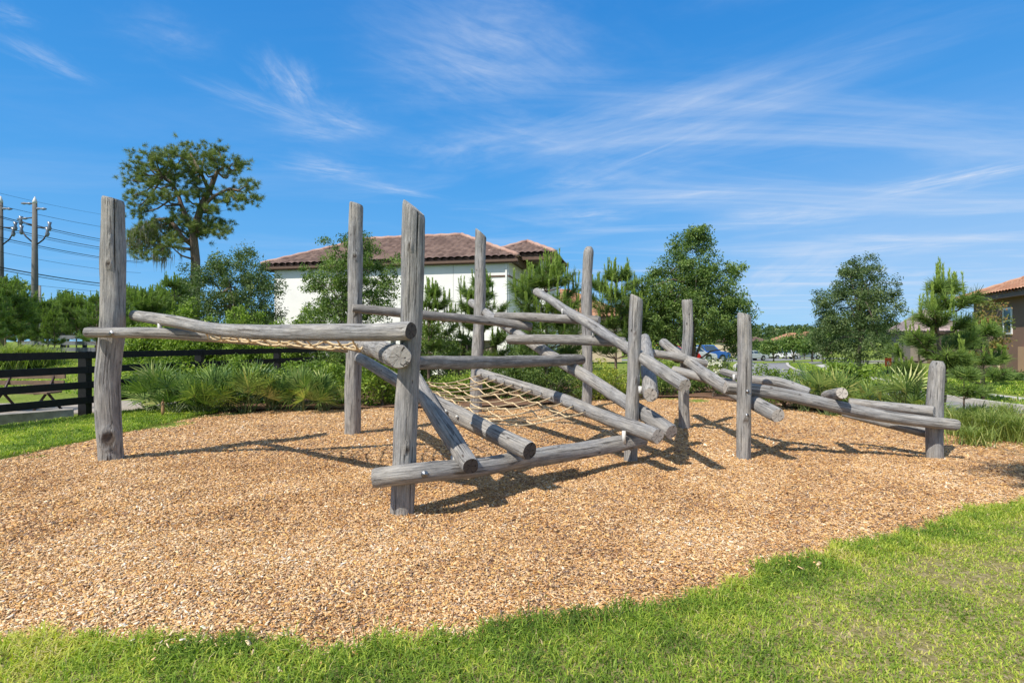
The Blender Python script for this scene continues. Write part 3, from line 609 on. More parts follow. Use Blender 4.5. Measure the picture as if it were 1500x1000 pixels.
# ------------------------------------------------------------------ vegetation
def unit(v): return v / np.maximum(np.linalg.norm(v, axis=-1, keepdims=True), 1e-9)
def leafset(C, size, asp, cval, droop=.15):
    n = len(C); d = unit(rng.normal(size=(n, 3)) + np.array([0, 0, -droop])); w_ = unit(np.cross(d, rng.normal(size=(n, 3)))); nn = np.cross(d, w_)
    L = (size * rng.uniform(.6, 1.35, n))[:, None]; Wd = L * asp
    V = np.stack([C, C + d * L * .5 + w_ * Wd * .5, C + d * L - nn * L * .12, C + d * L * .5 - w_ * Wd * .5], 1)
    Q = (np.arange(n) * 4)[:, None] + np.arange(4)[None]
    return V.reshape(-1, 3), Q, np.repeat(np.clip(cval, 0, 1), 4)
def crown_points(ell, nclump, per, cr, hollow=.5):
    """ell: list of (centre, radii). leaf positions grouped in clumps near the outside of the union of the ellipsoids"""
    vol = np.array([e[1][0] * e[1][2] for e in ell]) ** 1.0; k = rng.choice(len(ell), nclump, p=vol / vol.sum())
    cc = np.array([ell[i][0] for i in k]); rr = np.array([ell[i][1] for i in k]); d = unit(rng.normal(size=(nclump, 3)))
    u = rng.uniform(hollow ** 3, 1.0, nclump) ** (1 / 3) * rng.uniform(.80, 1.18, nclump); C = cc + d * rr * u[:, None]
    r = cr * rng.uniform(.6, 1.4, nclump); m = per
    dd_ = unit(rng.normal(size=(nclump, m, 3))); q = rng.random((nclump, m)) ** .45
    Pn = C[:, None] + dd_ * (q * r[:, None])[..., None] * np.array([1, 1, .72])
    cv = rng.normal(.46, .15, nclump)[:, None] + rng.normal(0, .18, (nclump, m))
    return Pn.reshape(-1, 3), cv.ravel(), C
def gb(x, Z): return float(hground(x, Z))
def limbs(mb, base, top, rad, tips, n=14):
    """trunk and limbs reaching into the crown"""
    base, top = Vector(base), Vector(top); pts = [base.lerp(top, k / 5) + Vector((random.uniform(-1, 1), random.uniform(-1, 1), 0)) * rad * .5 * (k > 0) for k in range(6)]
    mb.tube(pts, [rad * (1.25 if k == 0 else 1 - .14 * k) for k in range(6)], 9)
    for t in tips:
        t = Vector(t); k = random.randint(1, 5); s_ = pts[k]; mid = s_.lerp(t, .5) + Vector((0, 0, .12 * (t - s_).length)); mb.tube([s_, mid, t], [rad * .38, rad * .24, rad * .08], 6)
def tree(name, label, cat, Z, ell_px, trunk_px, trunk_r, m, nclump, per, cr, leaf, asp=.5, group=None, hollow=.5, dep=1.0, extra=()):
    bx, by = PX(trunk_px[0], Z), Z; bz = gb(bx, Z); root = empty(name, (bx, by, bz), label, cat, group); ell = []
    for (x, y, rx, ry, *dz) in ell_px:
        c = P(x, y, Z + (dz[0] if dz else 0)); s_ = (Z + (dz[0] if dz else 0)) / F_PX; ell.append((np.array(c), np.array([rx * s_, rx * s_ * dep, ry * s_])))
    C, cv, cl = crown_points(ell, nclump, per, cr, hollow); C[:, 2] = np.maximum(C[:, 2], bz + .03); V, Q, v = leafset(C, leaf, asp, cv)
    o = link('crown' if cat == 'tree' else 'foliage', qmesh(name, V, Q, v), m); attach(o, root)
    tw = P(trunk_px[0] + trunk_px[2], trunk_px[1], Z); mb = MB(); k = rng.choice(len(cl), min(22, len(cl)), replace=False)
    limbs(mb, (bx, by, bz - .05), tw, trunk_r, [cl[i] for i in k]); o = mb.build('trunk' if cat == 'tree' else 'stems', BARK, None, True); attach(o, root)
    return root
tree('oak_tree', 'dark dense oak left of the white house', 'tree', 23, [(340, 425, 62, 62), (310, 440, 45, 55), (372, 440, 42, 52), (350, 388, 36, 32), (330, 470, 60, 40), (395, 415, 18, 22), (300, 400, 18, 20)], (340, 420, 0), .10, OAKB, 430, 85, .29, .085, group=None)
tree('oak_tree', 'loose green oak standing in front of the white house wall', 'tree', 17.5, [(515, 400, 48, 52), (490, 430, 46, 42), (545, 425, 40, 48), (525, 362, 26, 26), (510, 465, 62, 34), (478, 358, 11, 9), (460, 405, 22, 24), (575, 400, 14, 30)], (512, 390, 4), .07, OAKL, 470, 70, .20, .07, hollow=.25)
tree('oak_tree', 'tallest oak, broad and sunlit, in the middle right behind the ladder', 'tree', 19, [(1016, 384, 36, 44), (990, 425, 54, 48), (1045, 435, 48, 44), (1008, 468, 76, 42), (955, 490, 34, 36), (1082, 490, 22, 34), (962, 445, 34, 38), (1078, 442, 24, 20), (950, 402, 13, 10), (1075, 395, 15, 10), (1020, 345, 20, 13)], (1015, 380, 0), .12, OAKL, 780, 85, .26, .08)
tree('oak_tree', 'blue green oak with an uneven top beside the far houses', 'tree', 26, [(1258, 420, 36, 42), (1240, 450, 46, 38), (1285, 445, 36, 34), (1255, 495, 58, 40), (1278, 394, 18, 20), (1307, 425, 13, 9), (1212, 440, 16, 14), (1215, 490, 25, 30), (1245, 395, 14, 16)], (1258, 410, 4), .11, OAKB, 520, 80, .30, .09)

def shoot_needles(A, B, n, L, spread, wd, t0=.15):
    """bottle-brush of needles on each shoot A->B (arrays m,3)"""
    m = len(A); t = rng.uniform(t0, 1, (m, n)); d = unit(B - A)[:, None]; base = A[:, None] + (B - A)[:, None] * t[..., None]
    rad = unit(np.cross(d + 0 * base, rng.normal(size=base.shape))); ph = spread * rng.uniform(.5, 1.3, (m, n))[..., None]
    nd = unit(d * np.cos(ph) + rad * np.sin(ph) + np.array([0, 0, .08])); Ln = (L * rng.uniform(.6, 1.15, (m, n)))[..., None]; sw = unit(np.cross(nd, rng.normal(size=base.shape))) * wd
    tip = base + nd * Ln + np.array([0, 0, -.10]) * Ln
    V = np.stack([base - sw, base + sw, tip + sw * .25, tip - sw * .25], 2).reshape(-1, 3); Q = np.arange(len(V)).reshape(-1, 4)
    v = np.clip(rng.normal(.42, .16, (m, n)) + rng.normal(0, .08, (m, 1)) + .12 * t, 0, 1); return V, Q, np.repeat(v.ravel(), 4)
def young_pine(name, label, H, W_, seed, nwh=7, per=6, needle=.24, wd=.008, nn=110, low=.22, candles=True, r0=.045, cand_h=.34, bend=0, group=None, mat_=None):
    rs = np.random.default_rng(seed); root = empty(name, (0, 0, 0), label, 'tree', group); tr = MB(); A, B, Ct = [], [], []
    tp = [Vector((bend * math.sin(k * 1.1) * .5, bend * math.cos(k * 1.7) * .4 - .0, H * .88 * k / 6)) for k in range(7)]; tr.tube(tp, [r0 * (1.2 - .16 * k) for k in range(7)], 8)
    def tk(z):
        q = min(z / (H * .88) * 6, 5.999); i = int(q); return tp[i].lerp(tp[i + 1], q - i)
    for i in range(nwh):
        u = i / (nwh - 1); z = H * (low + (.80 - low) * u)
        for j in range(per):
            az = rs.uniform(0, 6.283); prof = math.sin(min(1, (1 - u) * 1.25 + .22) * math.pi * .62); L = W_ * .5 * prof * rs.uniform(.65, 1.1)
            s_ = tk(z); d = Vector((math.cos(az), math.sin(az), 0)); m1 = s_ + d * L * .5 + Vector((0, 0, L * .12)); e = s_ + d * L + Vector((0, 0, L * .45 + H * .03)); tr.tube([s_, m1, e], [r0 * .42, r0 * .28, r0 * .12], 5)
            A.append(m1 - d * L * .15); B.append(e); Ct.append(e)
            for q in range(2):
                a2 = az + rs.uniform(.4, 1.0) * (1 if q else -1); d2 = Vector((math.cos(a2), math.sin(a2), 0)); f = m1 + d2 * L * .42 + Vector((0, 0, L * .34)); tr.tube([m1, f], [r0 * .2, r0 * .09], 4); A.append(m1); B.append(f); Ct.append(f)
    t_ = tk(H * .88); A.append(tk(H * .74)); B.append(t_); Ct += [t_] * 4
    V, Q, v = shoot_needles(np.array(A), np.array(B), nn, needle, .85, wd)
    o = link('crown', qmesh('crown', V, Q, v), mat_ or PINN, root)
    if candles:
        VV, QQ, vv = [], [], []; k0 = 0; cb = MB()
        ca, cb_ = [], []
        for c in Ct:
            if rs.random() < .30 or c.z < H * .42: continue
            for q in range(rs.integers(1, 3)):
                h = cand_h * rs.uniform(.35, 1.0); p = c + Vector((rs.uniform(-.04, .04), rs.uniform(-.04, .04), 0)); e = p + Vector((rs.uniform(-.12, .12) * h, rs.uniform(-.12, .12) * h, h)); ca.append(p); cb_.append(e)
        V, Q, v = shoot_needles(np.array(ca), np.array(cb_), 110, needle * .32, .42, wd * 1.1, 0)
        o2 = link('candles', qmesh('candles', V, Q, np.clip(v + .1, 0, 1)), CAND, root)
    tr.build('trunk', PBARK, root, True)
    KIDS[root.name] = list(c for c in COL.objects if c.parent == root)
    return root
def put(o, x, Z, s=1.0, rz=0, z=None, label=None):
    X = PX(x, Z); o.location = (X, Z, gb(X, Z) - .02 if z is None else z); o.scale = (s, s, s); o.rotation_euler = (0, 0, rz)
    if label: o['label'] = label
    return o
pa = young_pine('pine_tree', 'big bushy young pine with tall green candles left of the leaning ladder log', 4.6, 2.35, 3, nwh=7, per=6, needle=.30, wd=.008, nn=150, r0=.05, cand_h=.6, group=None); put(pa, 800, 16, .95)
pb = young_pine('pine_tree', 'slim young pine in front of the white wall beside the nearest post', 3.7, 1.9, 5, nwh=6, per=5, needle=.24, nn=110, cand_h=.4); put(pb, 628, 16.5, .98)
pc = young_pine('pine_tree', 'young pine behind the slant topped far post by the white wall', 4.1, 1.7, 9, nwh=6, per=6, needle=.24, nn=110, cand_h=.45); put(pc, 708, 17, 1.0)
pd = young_pine('pine_tree', 'young pine with a cluster of candles left of the tallest oak', 4.6, 2.4, 12, nwh=7, per=7, needle=.28, nn=130, cand_h=.5); put(pd, 902, 19, 1.0)
pe = young_pine('pine_tree', 'large near pine with thick trunk behind the short right hand post', 3.2, 1.6, 23, nwh=5, per=3, needle=.25, wd=.0055, nn=210, r0=.058, cand_h=.5, bend=.10, low=.3); put(pe, 1378, 11.2, 1.0)
pf = young_pine('pine_tree', 'young pine in front of the brown house', 2.3, 1.6, 24, nwh=4, per=4, needle=.28, nn=150, cand_h=.35); put(pf, 1440, 14.5, .95)
ph = young_pine('pine_tree', 'small spindly pine sapling between the short right post and the grasses', 1.2, .8, 31, nwh=3, per=4, needle=.2, nn=70, r0=.02, candles=False, wd=.006); put(ph, 1412, 9.6, 1)
pg = young_pine('pine_tree', 'broad young pine just right of the split topped post', 5.2, 3.4, 41, nwh=8, per=7, needle=.34, wd=.012, nn=120, cand_h=.5); put(pg, 222, 23, .78)
pi_ = young_pine('pine_tree', 'low side pine left of the near pine', 2.1, 1.3, 47, nwh=4, per=3, needle=.27, wd=.006, nn=150, cand_h=.35); put(pi_, 1346, 12.6, .9)
# young pines beyond the paddock fences, copies of three
protos = [pg, pb, pd]
ROW = [(8, 30, .92, 'bright pine at the left edge of the frame'), (-20, 27, 1.1, 'dark pine cut by the left edge of the frame'), (30, 34, .80, 'pine left of the utility pole'), (62, 36, .75, 'pine just behind the utility pole'), (80, 33, .80, 'thin pine right of the utility pole'),
       (96, 40, 1.05, 'pine with a tall leader halfway between the utility pole and the split topped post'), (112, 38, .85, 'short pine left of the split topped post'), (142, 27, .95, 'tall dark pine touching the left side of the split topped post'), (255, 30, 1.05, 'dark pine under the big pine crown'), (185, 34, .9, 'pine showing between the split topped post and its neighbour')]
for k, (x, Z, s_, lb) in enumerate(ROW):
    c = copy_tree(protos[k % 3]); put(c, x, Z, s_ * .98, k * 1.3, label=lb); c['group'] = 'young pines beyond the paddock fence'

# the big pine
ZB = 46
def zoomc(x, y): return (x / 3.3333, 180 + y / 3.3333)
def zoomp(x, y): return zoomc(935 + (x - 935) * .93, y)
UP = [(700, 150), (820, 150), (925, 112), (1000, 150), (1080, 132), (1150, 190), (1185, 215), (1225, 300), (1235, 370), (1180, 375), (1100, 375), (1045, 340), (640, 215), (625, 275), (625, 350), (655, 405), (670, 435), (720, 300), (760, 220), (780, 350), (850, 200), (850, 270), (900, 220), (925, 285), (970, 200), (960, 270), (900, 350), (830, 320), (735, 370),
      (1000, 230), (1070, 200), (1130, 255), (975, 350), (1020, 420), (700, 200), (745, 170), (880, 160), (940, 170), (690, 260), (800, 250), (1150, 330), (1040, 160)]
LO = [(640, 535), (700, 505), (760, 490), (820, 510), (880, 470), (920, 490), (960, 500), (1010, 500), (1060, 510), (1100, 530), (1075, 485), (640, 600), (700, 570), (760, 560), (820, 590), (725, 640), (780, 640), (850, 560), (1000, 545), (880, 440), (1020, 430), (930, 540), (670, 545), (800, 545)]
bp = empty('pine_tree', (PX(286, ZB), ZB, gb(PX(286, ZB), ZB)), 'tall old pine with a wide crooked crown and hanging moss', 'tree')
tr = MB(); A, B = [], []
def zp(x, y, dz=0): xx, yy = zoomc(x, y); return P(xx, yy, ZB + dz)
main = [Vector((PX(284, ZB), ZB, 0.5)), zp(955, 670), zp(945, 560), zp(965, 470), zp(985, 400), zp(1030, 320), zp(1045, 260)]
tr.tube(main, [.46, .36, .33, .30, .26, .21, .15], 10)
left = [zp(945, 560), zp(920, 480), zp(885, 400), zp(870, 350), zp(845, 300), zp(800, 260)]; tr.tube(left, [.22, .21, .18, .15, .12, .08], 8)
l2_ = [zp(945, 600), zp(890, 560), zp(830, 470), zp(760, 470, 1), zp(700, 500, 1)]; tr.tube(l2_, [.24, .2, .15, .11, .07], 7)
r2_ = [zp(1030, 320), zp(1060, 240), zp(1100, 210)]; tr.tube(r2_, [.2, .14, .08], 7); tr.tube([zp(1020, 330), zp(980, 240), zp(930, 150)], [.17, .12, .07], 7); tr.tube([zp(975, 430), zp(1040, 360, -1), zp(1120, 320), zp(1190, 340)], [.16, .13, .1, .06], 7)
tr.tube([zp(950, 620), zp(880, 610), zp(800, 600)], [.16, .11, .06], 7); tr.tube([zp(955, 540), zp(1010, 520), zp(1080, 520)], [.15, .1, .05], 7)
J = [left[i] for i in (2, 3, 4, 5)] + [main[i] for i in (3, 4, 5, 6)] + r2_[1:] + [zp(980, 240), zp(1120, 320)]; JL = [main[2], main[1], l2_[2], l2_[3], left[1], zp(1010, 520), zp(800, 600)]
moss = []
for lst, jj in ((UP, J), (LO, JL)):
    for (x, y) in lst:
        xx, yy = zoomp(x, y); c = P(xx, yy + 2, ZB + random.uniform(-3.0, 3.0)); s_ = min(jj, key=lambda q: (q - c).length); mid = s_.lerp(c, .55) + Vector((0, 0, -.3)); tr.tube([s_, mid, c], [.10, .07, .035], 5)
        for q in range(20):
            o_ = Vector((random.gauss(0, .46), random.gauss(0, .5), random.gauss(0, .26))); e = c + o_; tr.tube([mid.lerp(c, .85), e], [.022, .012], 3, cap=False) if q % 6 == 0 else None
            A.append(e); B.append(e + Vector((random.uniform(-.3, .3) + o_.x * .2, random.uniform(-.3, .3), random.uniform(.05, .32))))
        if lst is LO and x < 800: moss.append(c)
V, Q, v = shoot_needles(np.array(A), np.array(B), 64, .36, 1.1, .013, 0); o = link('crown', qmesh('crown', V, Q, v), PIND); attach(o, bp)
o = tr.build('trunk', PBARK, None, True); attach(o, bp)
C = np.concatenate([np.array(c)[None] + rng.normal(0, [.7, .6, .3], (9, 3)) for c in moss + moss[:6]]); C = np.repeat(C, 9, 0) + rng.normal(0, [.10, .10, .1], (len(C) * 9, 3)); n = len(C)
dn = np.stack([rng.normal(0, .05, n), rng.normal(0, .05, n), -rng.uniform(.3, 1.5, n) * rng.uniform(.4, 1, n)], -1); sw = unit(rng.normal(size=(n, 3)) * [1, 1, 0]) * .022
V = np.stack([C - sw, C + sw, C + dn + sw * .2, C + dn - sw * .2], 1).reshape(-1, 3); o = link('hanging_moss', qmesh('hanging_moss', V, np.arange(len(V)).reshape(-1, 4), np.repeat(rng.random(n), 4)), MOSS); attach(o, bp)

# shrubs and hedges: (x0, x1, y top, Z, material, leaf, label)
def shrub(x0, x1, yt, Z, m, leaf, label, yb=None, dens=1.0, group=None, name='shrub'):
    cx_, rx = (x0 + x1) / 2, (x1 - x0) / 2; yb = yb or 500 + CAM_H * F_PX / Z; h = yb - yt; el = []; k = max(2, int(rx * 2 / (h * .7)) + 1)
    for i in range(k):
        u = (i + .5) / k; hh = h * random.uniform(.72, 1.0); el.append((x0 + (x1 - x0) * u, yb - hh * .52, rx / k * 1.35, hh * .52, random.uniform(-.3, .3)))
    wid = (x1 - x0) * Z / F_PX; hm = h * Z / F_PX; cr = .20 + .01 * Z * .3; nc = int(dens * (14 + 34 * wid * hm)); return tree(name, label, 'shrub', Z, el, (cx_, yb - h * .35, 0), .03, m, nc, 85, cr, leaf, asp=.5, hollow=.3, dep=1.0, group=group)
SH = [(205, 330, 517, 13.6, SHRB, .075, 'leafy bright green shrub behind the leftmost palmettos'), (330, 425, 524, 14.0, SHRB, .07, 'low light green shrub above the middle palmettos'),
      (415, 520, 518, 13.8, SHRB, .07, 'round light green shrub left of the tall second post'), (522, 598, 520, 13.6, SHRB, .07, 'light green shrub between the tall second post and the nearest post'), (470, 640, 500, 17.5, SHRD, .08, 'dark green hedge shrub in front of the white house wall'),
      (545, 700, 545, 14.4, SHRB, .065, 'low bright shrub seen through the head of the cargo net'), (690, 790, 512, 15.5, SHRD, .065, 'dark shrub behind the middle rungs'), (770, 862, 530, 14.6, SHRD, .06, 'dark clipped shrub under the ladder'),
      (845, 935, 518, 15.0, SHRY, .055, 'yellow green shrub right of the far round topped post'), (925, 990, 500, 17.0, SHRB, .06, 'bright shrub in the shade of the tallest oak'), (935, 1010, 548, 16.3, SHRD, .055, 'low dark shrub behind the steep log stub'),
      (1000, 1095, 535, 16.6, SHRD, .06, 'dark shrub right of the second tall thin post'), (1090, 1192, 533, 14.6, SHRB, .065, 'mixed green shrub left of the balance logs'), (1100, 1200, 560, 13.2, SHRD, .055, 'low shrub edging the mulch under the balance log'),
      (1188, 1278, 528, 14.2, SHRB, .105, 'broad leaved shrub in front of the blue green oak'), (620, 665, 455, 20.5, SHRD, .08, 'shrub against the white house left of the door'), (745, 850, 478, 19.5, SHRD, .07, 'dark shrub under the bushy pine'),
      (190, 262, 462, 22.0, SHRB, .10, 'bright green thicket above the fence right of the split topped post'), (255, 345, 448, 21.5, SHRB, .10, 'bright green thicket at the foot of the dark oak'), (335, 425, 452, 20.5, SHRB, .09, 'bright green thicket left of the white wall'), (400, 470, 446, 19.0, SHRB, .085, 'bright green thicket in front of the white wall corner'),
      (1395, 1475, 538, 23.5, SHRD, .10, 'low hedge along the brown house'), (1455, 1540, 545, 22.0, SHRD, .10, 'low hedge at the right end of the brown house'),]
for (x0, x1, yt, Z, m, lf, lb) in SH: shrub(x0, x1, yt, Z, m, lf, lb)
tree('crape_myrtle', 'thin small tree with reddish leaf tips beside the brown house wall', 'tree', 19, [(1450, 465, 22, 24), (1440, 500, 26, 26), (1465, 485, 18, 24), (1425, 480, 12, 14)], (1436, 520, 4), .035, REDL, 90, 30, .22, .09, hollow=.1)
r_ = tree('flowering_shrub', 'small shrub with white flowers beneath the tallest oak', 'shrub', 15.6, [(1045, 543, 22, 16), (1058, 534, 12, 12)], (1045, 555, 0), .02, SHRD, 40, 50, .16, .05)
C, cv, cl = crown_points([(np.array(P(1047, 538, 15.4)), np.array([.42, .3, .26]))], 26, 12, .10, .6); V, Q, v = leafset(C, .055, .8, cv); o = link('blossoms', qmesh('blossoms', V, Q, v), FLOW); attach(o, r_)

def fan_plant(name, label, x, Z, nf, size, seed, group, tall=.55, wd=.0125, mtl=None, base_y=None):
    rs = np.random.default_rng(seed); X = PX(x, Z); root = empty(name, (X, Z, float(0)), label, 'palmetto', group); VV, vv = [], []; st = MB()
    for f in range(nf):
        az = rs.uniform(0, 6.283); el = rs.uniform(.45, 1.4); L = size * tall * rs.uniform(.6, 1.15); d = Vector((math.cos(az) * math.cos(el), math.sin(az) * math.cos(el), math.sin(el)))
        b0 = Vector((rs.uniform(-.12, .12) * size, rs.uniform(-.12, .12) * size, .0)); h = b0 + d * L; st.tube([b0, b0.lerp(h, .5) + Vector((0, 0, .03)), h], [.010, .008, .006], 4)
        side = d.cross(Vector((0, 0, 1))).normalized(); nrm = side.cross(d).normalized(); tw = rs.uniform(-.9, .9); side = side * math.cos(tw) + nrm * math.sin(tw); nrm = side.cross(d).normalized(); cvl = rs.normal(.42, .16) + (.5 if rs.random() < .08 else 0)
        nl = 15; rad = size * rs.uniform(.42, .6)
        for k in range(nl):
            a = (k / (nl - 1) - .5) * 3.0; dd_ = (d * math.cos(a) + side * math.sin(a) + nrm * (.10 + .12 * abs(math.sin(a)))).normalized(); l = rad * (1 - .22 * abs(a) / 1.75) * rs.uniform(.88, 1.08); s2 = dd_.cross(nrm).normalized() * wd * (size / .8) * rs.uniform(.8, 1.15)
            m1 = h + dd_ * l * .55; tip = h + dd_ * l + Vector((0, 0, -l * rs.uniform(.0, .22))); zf = nrm * wd * .5
            VV += [h - s2 * .3, h + s2 * .3, m1 + s2, m1 - s2, m1 - s2, m1 + s2, tip + s2 * .1, tip - s2 * .1]; vv += [min(1, max(0, cvl + rs.normal(0, .20)))] * 8
    V = np.array([tuple(p) for p in VV]); o = link('fronds', qmesh('fronds', V, np.arange(len(V)).reshape(-1, 4), vv), mtl or PALM, root); st.build('stalks', PALM if False else SHSTK, root)
    KIDS[root.name] = [c for c in COL.objects if c.parent == root]; return root
SHSTK = plain('frond_stalk', (.13, .17, .06), .6)
FP = [(222, 12.3, .95, 'leftmost fan palmetto, beside the black fence'), (255, 11.9, .8, 'low fan palmetto with a dead brown frond below it'), (292, 12.1, .95, 'fan palmetto with spread fronds under the bowed log'), (330, 12.5, .8, 'fan palmetto half hidden behind its spread neighbour'),
      (362, 12.4, .95, 'fan palmetto with yellowish lower fronds under the rope net'), (398, 12.7, .9, 'tall fan palmetto under the right part of the rope net'), (440, 12.6, .9, 'silvery fan palmetto left of the tall second post'), (474, 12.7, .8, 'golden fan palmetto nearest the tall second post'),
      (1215, 12.0, .95, 'pale fan palmetto behind the drilled stub log'), (1328, 10.6, .9, 'fan palmetto left of the short right hand post'), (1180, 12.6, .8, 'small fan palmetto between the shrubs left of the drilled stub'), (1292, 11.2, .75, 'small fan palmetto left of the one by the right hand post')]
for k, (x, Z, s_, lb) in enumerate(FP): 
    fan_plant('saw_palmetto', lb, x, Z, 24 if x < 600 else 18, s_ * 1.2, 100 + k, 'saw palmettos planted along the mulch', tall=.62)
mb = MB(); p0 = Vector((PX(238, 11.5), 11.5, .03)); mb.tube([p0, p0 + Vector((.01, 0, .12)), p0 + Vector((-.01, .02, .28)), p0 + Vector((0, .03, .36))], [.012, .035, .028, .006], 8); tag(mb.build('dead_frond', plain('dead_frond', (.42, .24, .12)), None, True), 'curled orange brown dead frond at the foot of the palmettos', 'dead frond')

def grass_clump(label, x, Z, h, n, wd, m, seed, spread=.16, lean=(.3, 1.0), group='ornamental grass clumps right of the mulch', name='ornamental_grass'):
    X = PX(x, Z); root = None; a = rng.uniform(0, 6.283, n); r = np.abs(rng.normal(0, spread, n)); bx = r * np.cos(a); by = r * np.sin(a)
    V, Q, v = blades(bx, by, np.zeros(n), h * rng.uniform(.6, 1.15, n), np.full(n, wd), rng.uniform(*lean, n), np.clip(rng.normal(.42, .2, n), 0, 1))
    o = link(name, qmesh(name, V, Q, v), m); o.location = (X, Z, gb(X, Z) + .02); tag(o, label, 'grass clump', group); return o
GC = [(1270, 11.6, .62, 420, .007, SHRY, 'yellow variegated grassy clump behind the balance log'), (1250, 12.2, .5, 300, .007, GRSO, 'green grass clump left of the yellow variegated one'), (1300, 12.6, .55, 300, .007, GRSO, 'green grass clump between two small palmettos'),
      (1350, 10.0, .55, 320, .005, GRSO, 'fine grass clump just left of the short right hand post'), (1408, 9.3, .55, 380, .005, GRSO, 'fine arching grass clump right of the short right hand post'), (1448, 8.9, .62, 480, .005, GRSO, 'dense upright grass clump near the right edge'), (1492, 8.7, .6, 420, .005, GRSO, 'grass clump cut by the right edge of the frame'),
      (1385, 10.6, .5, 280, .005, GRSO, 'grass clump behind the short right hand post'), (1470, 10.6, .55, 320, .006, GRSO, 'pale grass clump near the road kerb'), (1425, 8.4, .4, 260, .005, GRSO, 'low grass tuft at the mulch edge'), (1540, 8.0, .6, 300, .005, GRSO, 'grass clump outside the right edge'),
      (18, 24.5, 1.3, 800, .016, GRSO, 'pale feathery grass mound above the top fence rail'), (-15, 23.5, 1.4, 700, .016, GRSO, 'feathery grass mound at the left edge above the fence'), (50, 25, 1.1, 600, .015, GRSO, 'green feathery grass mound in front of the far fence'),
      (690, 18, .8, 300, .01, GRSO, 'upright grass in front of the dark doorway'), (668, 16.5, .7, 300, .01, GRSO, 'upright grass left of the dark doorway')]
for k, (x, Z, h, n, wd, m, lb) in enumerate(GC):
    big = h > 1; grass_clump(lb, x, Z, h, n * (1 if not big else 2), wd, m, k, .16 if not big else .5, group='ornamental grass clumps right of the mulch' if x > 1200 else 'grass mounds and tufts on the left and by the house')
rd = tree('dark_thicket', 'dark weedy base behind the grass clumps at the right edge', 'shrub', 9.0, [(1490, 640, 16, 16), (1515, 640, 14, 14)], (1500, 645, 0), .02, SHRD, 30, 40, .14, .05)

tree('shade_tree', 'tall tree outside the frame whose shadow falls on the mulch at the right edge', 'tree', .86, [(2080, -6384, 1150, 900), (1750, -6200, 700, 600), (2500, -6700, 800, 600)], (2700, -5600, -300), .11, OAKL, 130, 70, .28, .11, hollow=.2)
# far wood: a mass nobody could count
Vn, Qn, vn = [], [], []; b = 0; cs = []
for k in range(900):
    a = rng.uniform(-.5, 1.02); D = rng.uniform(270, 340); X = a * D; cs.append((X, D))
cs = np.array(cs); H_ = rng.uniform(12.2, 15.0, len(cs)) + 1.3 * np.sin(cs[:, 0] * .03) + (cs[:, 0] < 60) * 1.0
C = cs[:, None, :].repeat(90, 1); zz = H_[:, None] * rng.uniform(.25, 1, (len(cs), 90)) ** .8; rr = 2.6 * (1.15 - (zz / H_[:, None]) ** 3)
aa = rng.uniform(0, 6.283, zz.shape); C3 = np.stack([C[..., 0] + np.cos(aa) * rr, C[..., 1] + np.sin(aa) * rr, zz - 3.0 * (C[..., 0] > 0)], -1).reshape(-1, 3)
V, Q, v = leafset(C3, 1.25, .8, np.clip(rng.normal(.4, .16, len(C3)) + np.repeat(rng.normal(0, .12, len(cs)), 90), 0, 1)); far = MB()
tag(link('far_wood', qmesh('far_wood', V, Q, v), OAKB), 'far line of dark green pine wood closing the horizon', 'wood', kind='stuff')
# scattered trees by the car park and behind the left fence
def small_tree(label, x, yt, Z, wpx, m, group, leaf=.3, n=26, trunk=True):
    yb = 500 + (CAM_H - gb(PX(x, Z), Z)) * F_PX / Z; h = yb - yt
    return tree('roadside_tree' if x > 600 else 'woodland_tree', label, 'tree', Z, [(x, yt + h * (.25 if x > 600 else .33), wpx * .40, h * (.24 if x > 600 else .33)), (x - wpx * .2, yt + h * (.36 if x > 600 else .52), wpx * .3, h * .2), (x + wpx * .2, yt + h * (.34 if x > 600 else .5), wpx * .3, h * .2)], (x, yt + h * .4, 0), .10, m, n, 60, Z * .012, leaf, group=group, hollow=.2)
for (x, yt, Z, w_, lb) in ((1108, 500, 80, 16, 'small street tree nearest the slender post'), (1133, 498, 74, 34, 'round street tree left of the white pickups'), (1152, 495, 90, 26, 'street tree behind the dark parked car'), (1163, 487, 70, 36, 'street tree between the white pickups'),
                           (1190, 492, 66, 34, 'street tree right of the white pickups'), (1205, 480, 60, 38, 'taller street tree touching the blue green oak'), (1120, 503, 95, 20, 'little street tree by the cream house'), (1178, 500, 95, 24, 'street tree before the orange roofed house')):
    small_tree(lb, x, yt, Z, w_, OAKL, 'street trees by the car park', .35)
for (x, yt, Z, w_, lb) in ((28, 400, 55, 60, 'rounded tree far behind the left pines'), (100, 425, 58, 60, 'rounded tree behind the utility pole'), (70, 440, 60, 60, 'low rounded tree behind the pole base'), (140, 440, 60, 60, 'low rounded tree left of the split topped post'), (210, 430, 58, 70, 'woodland tree under the big pine on its left'), (262, 400, 50, 40, 'dark woodland tree under the big pine trunk'),
                           (-30, 415, 50, 80, 'woodland tree cut by the left edge'), (180, 455, 40, 70, 'low woodland tree right of the split topped post')):
    small_tree(lb, x, yt, Z, w_, OAKB if x % 4 else OAKL, 'woodland trees beyond the fences', .32, 60)

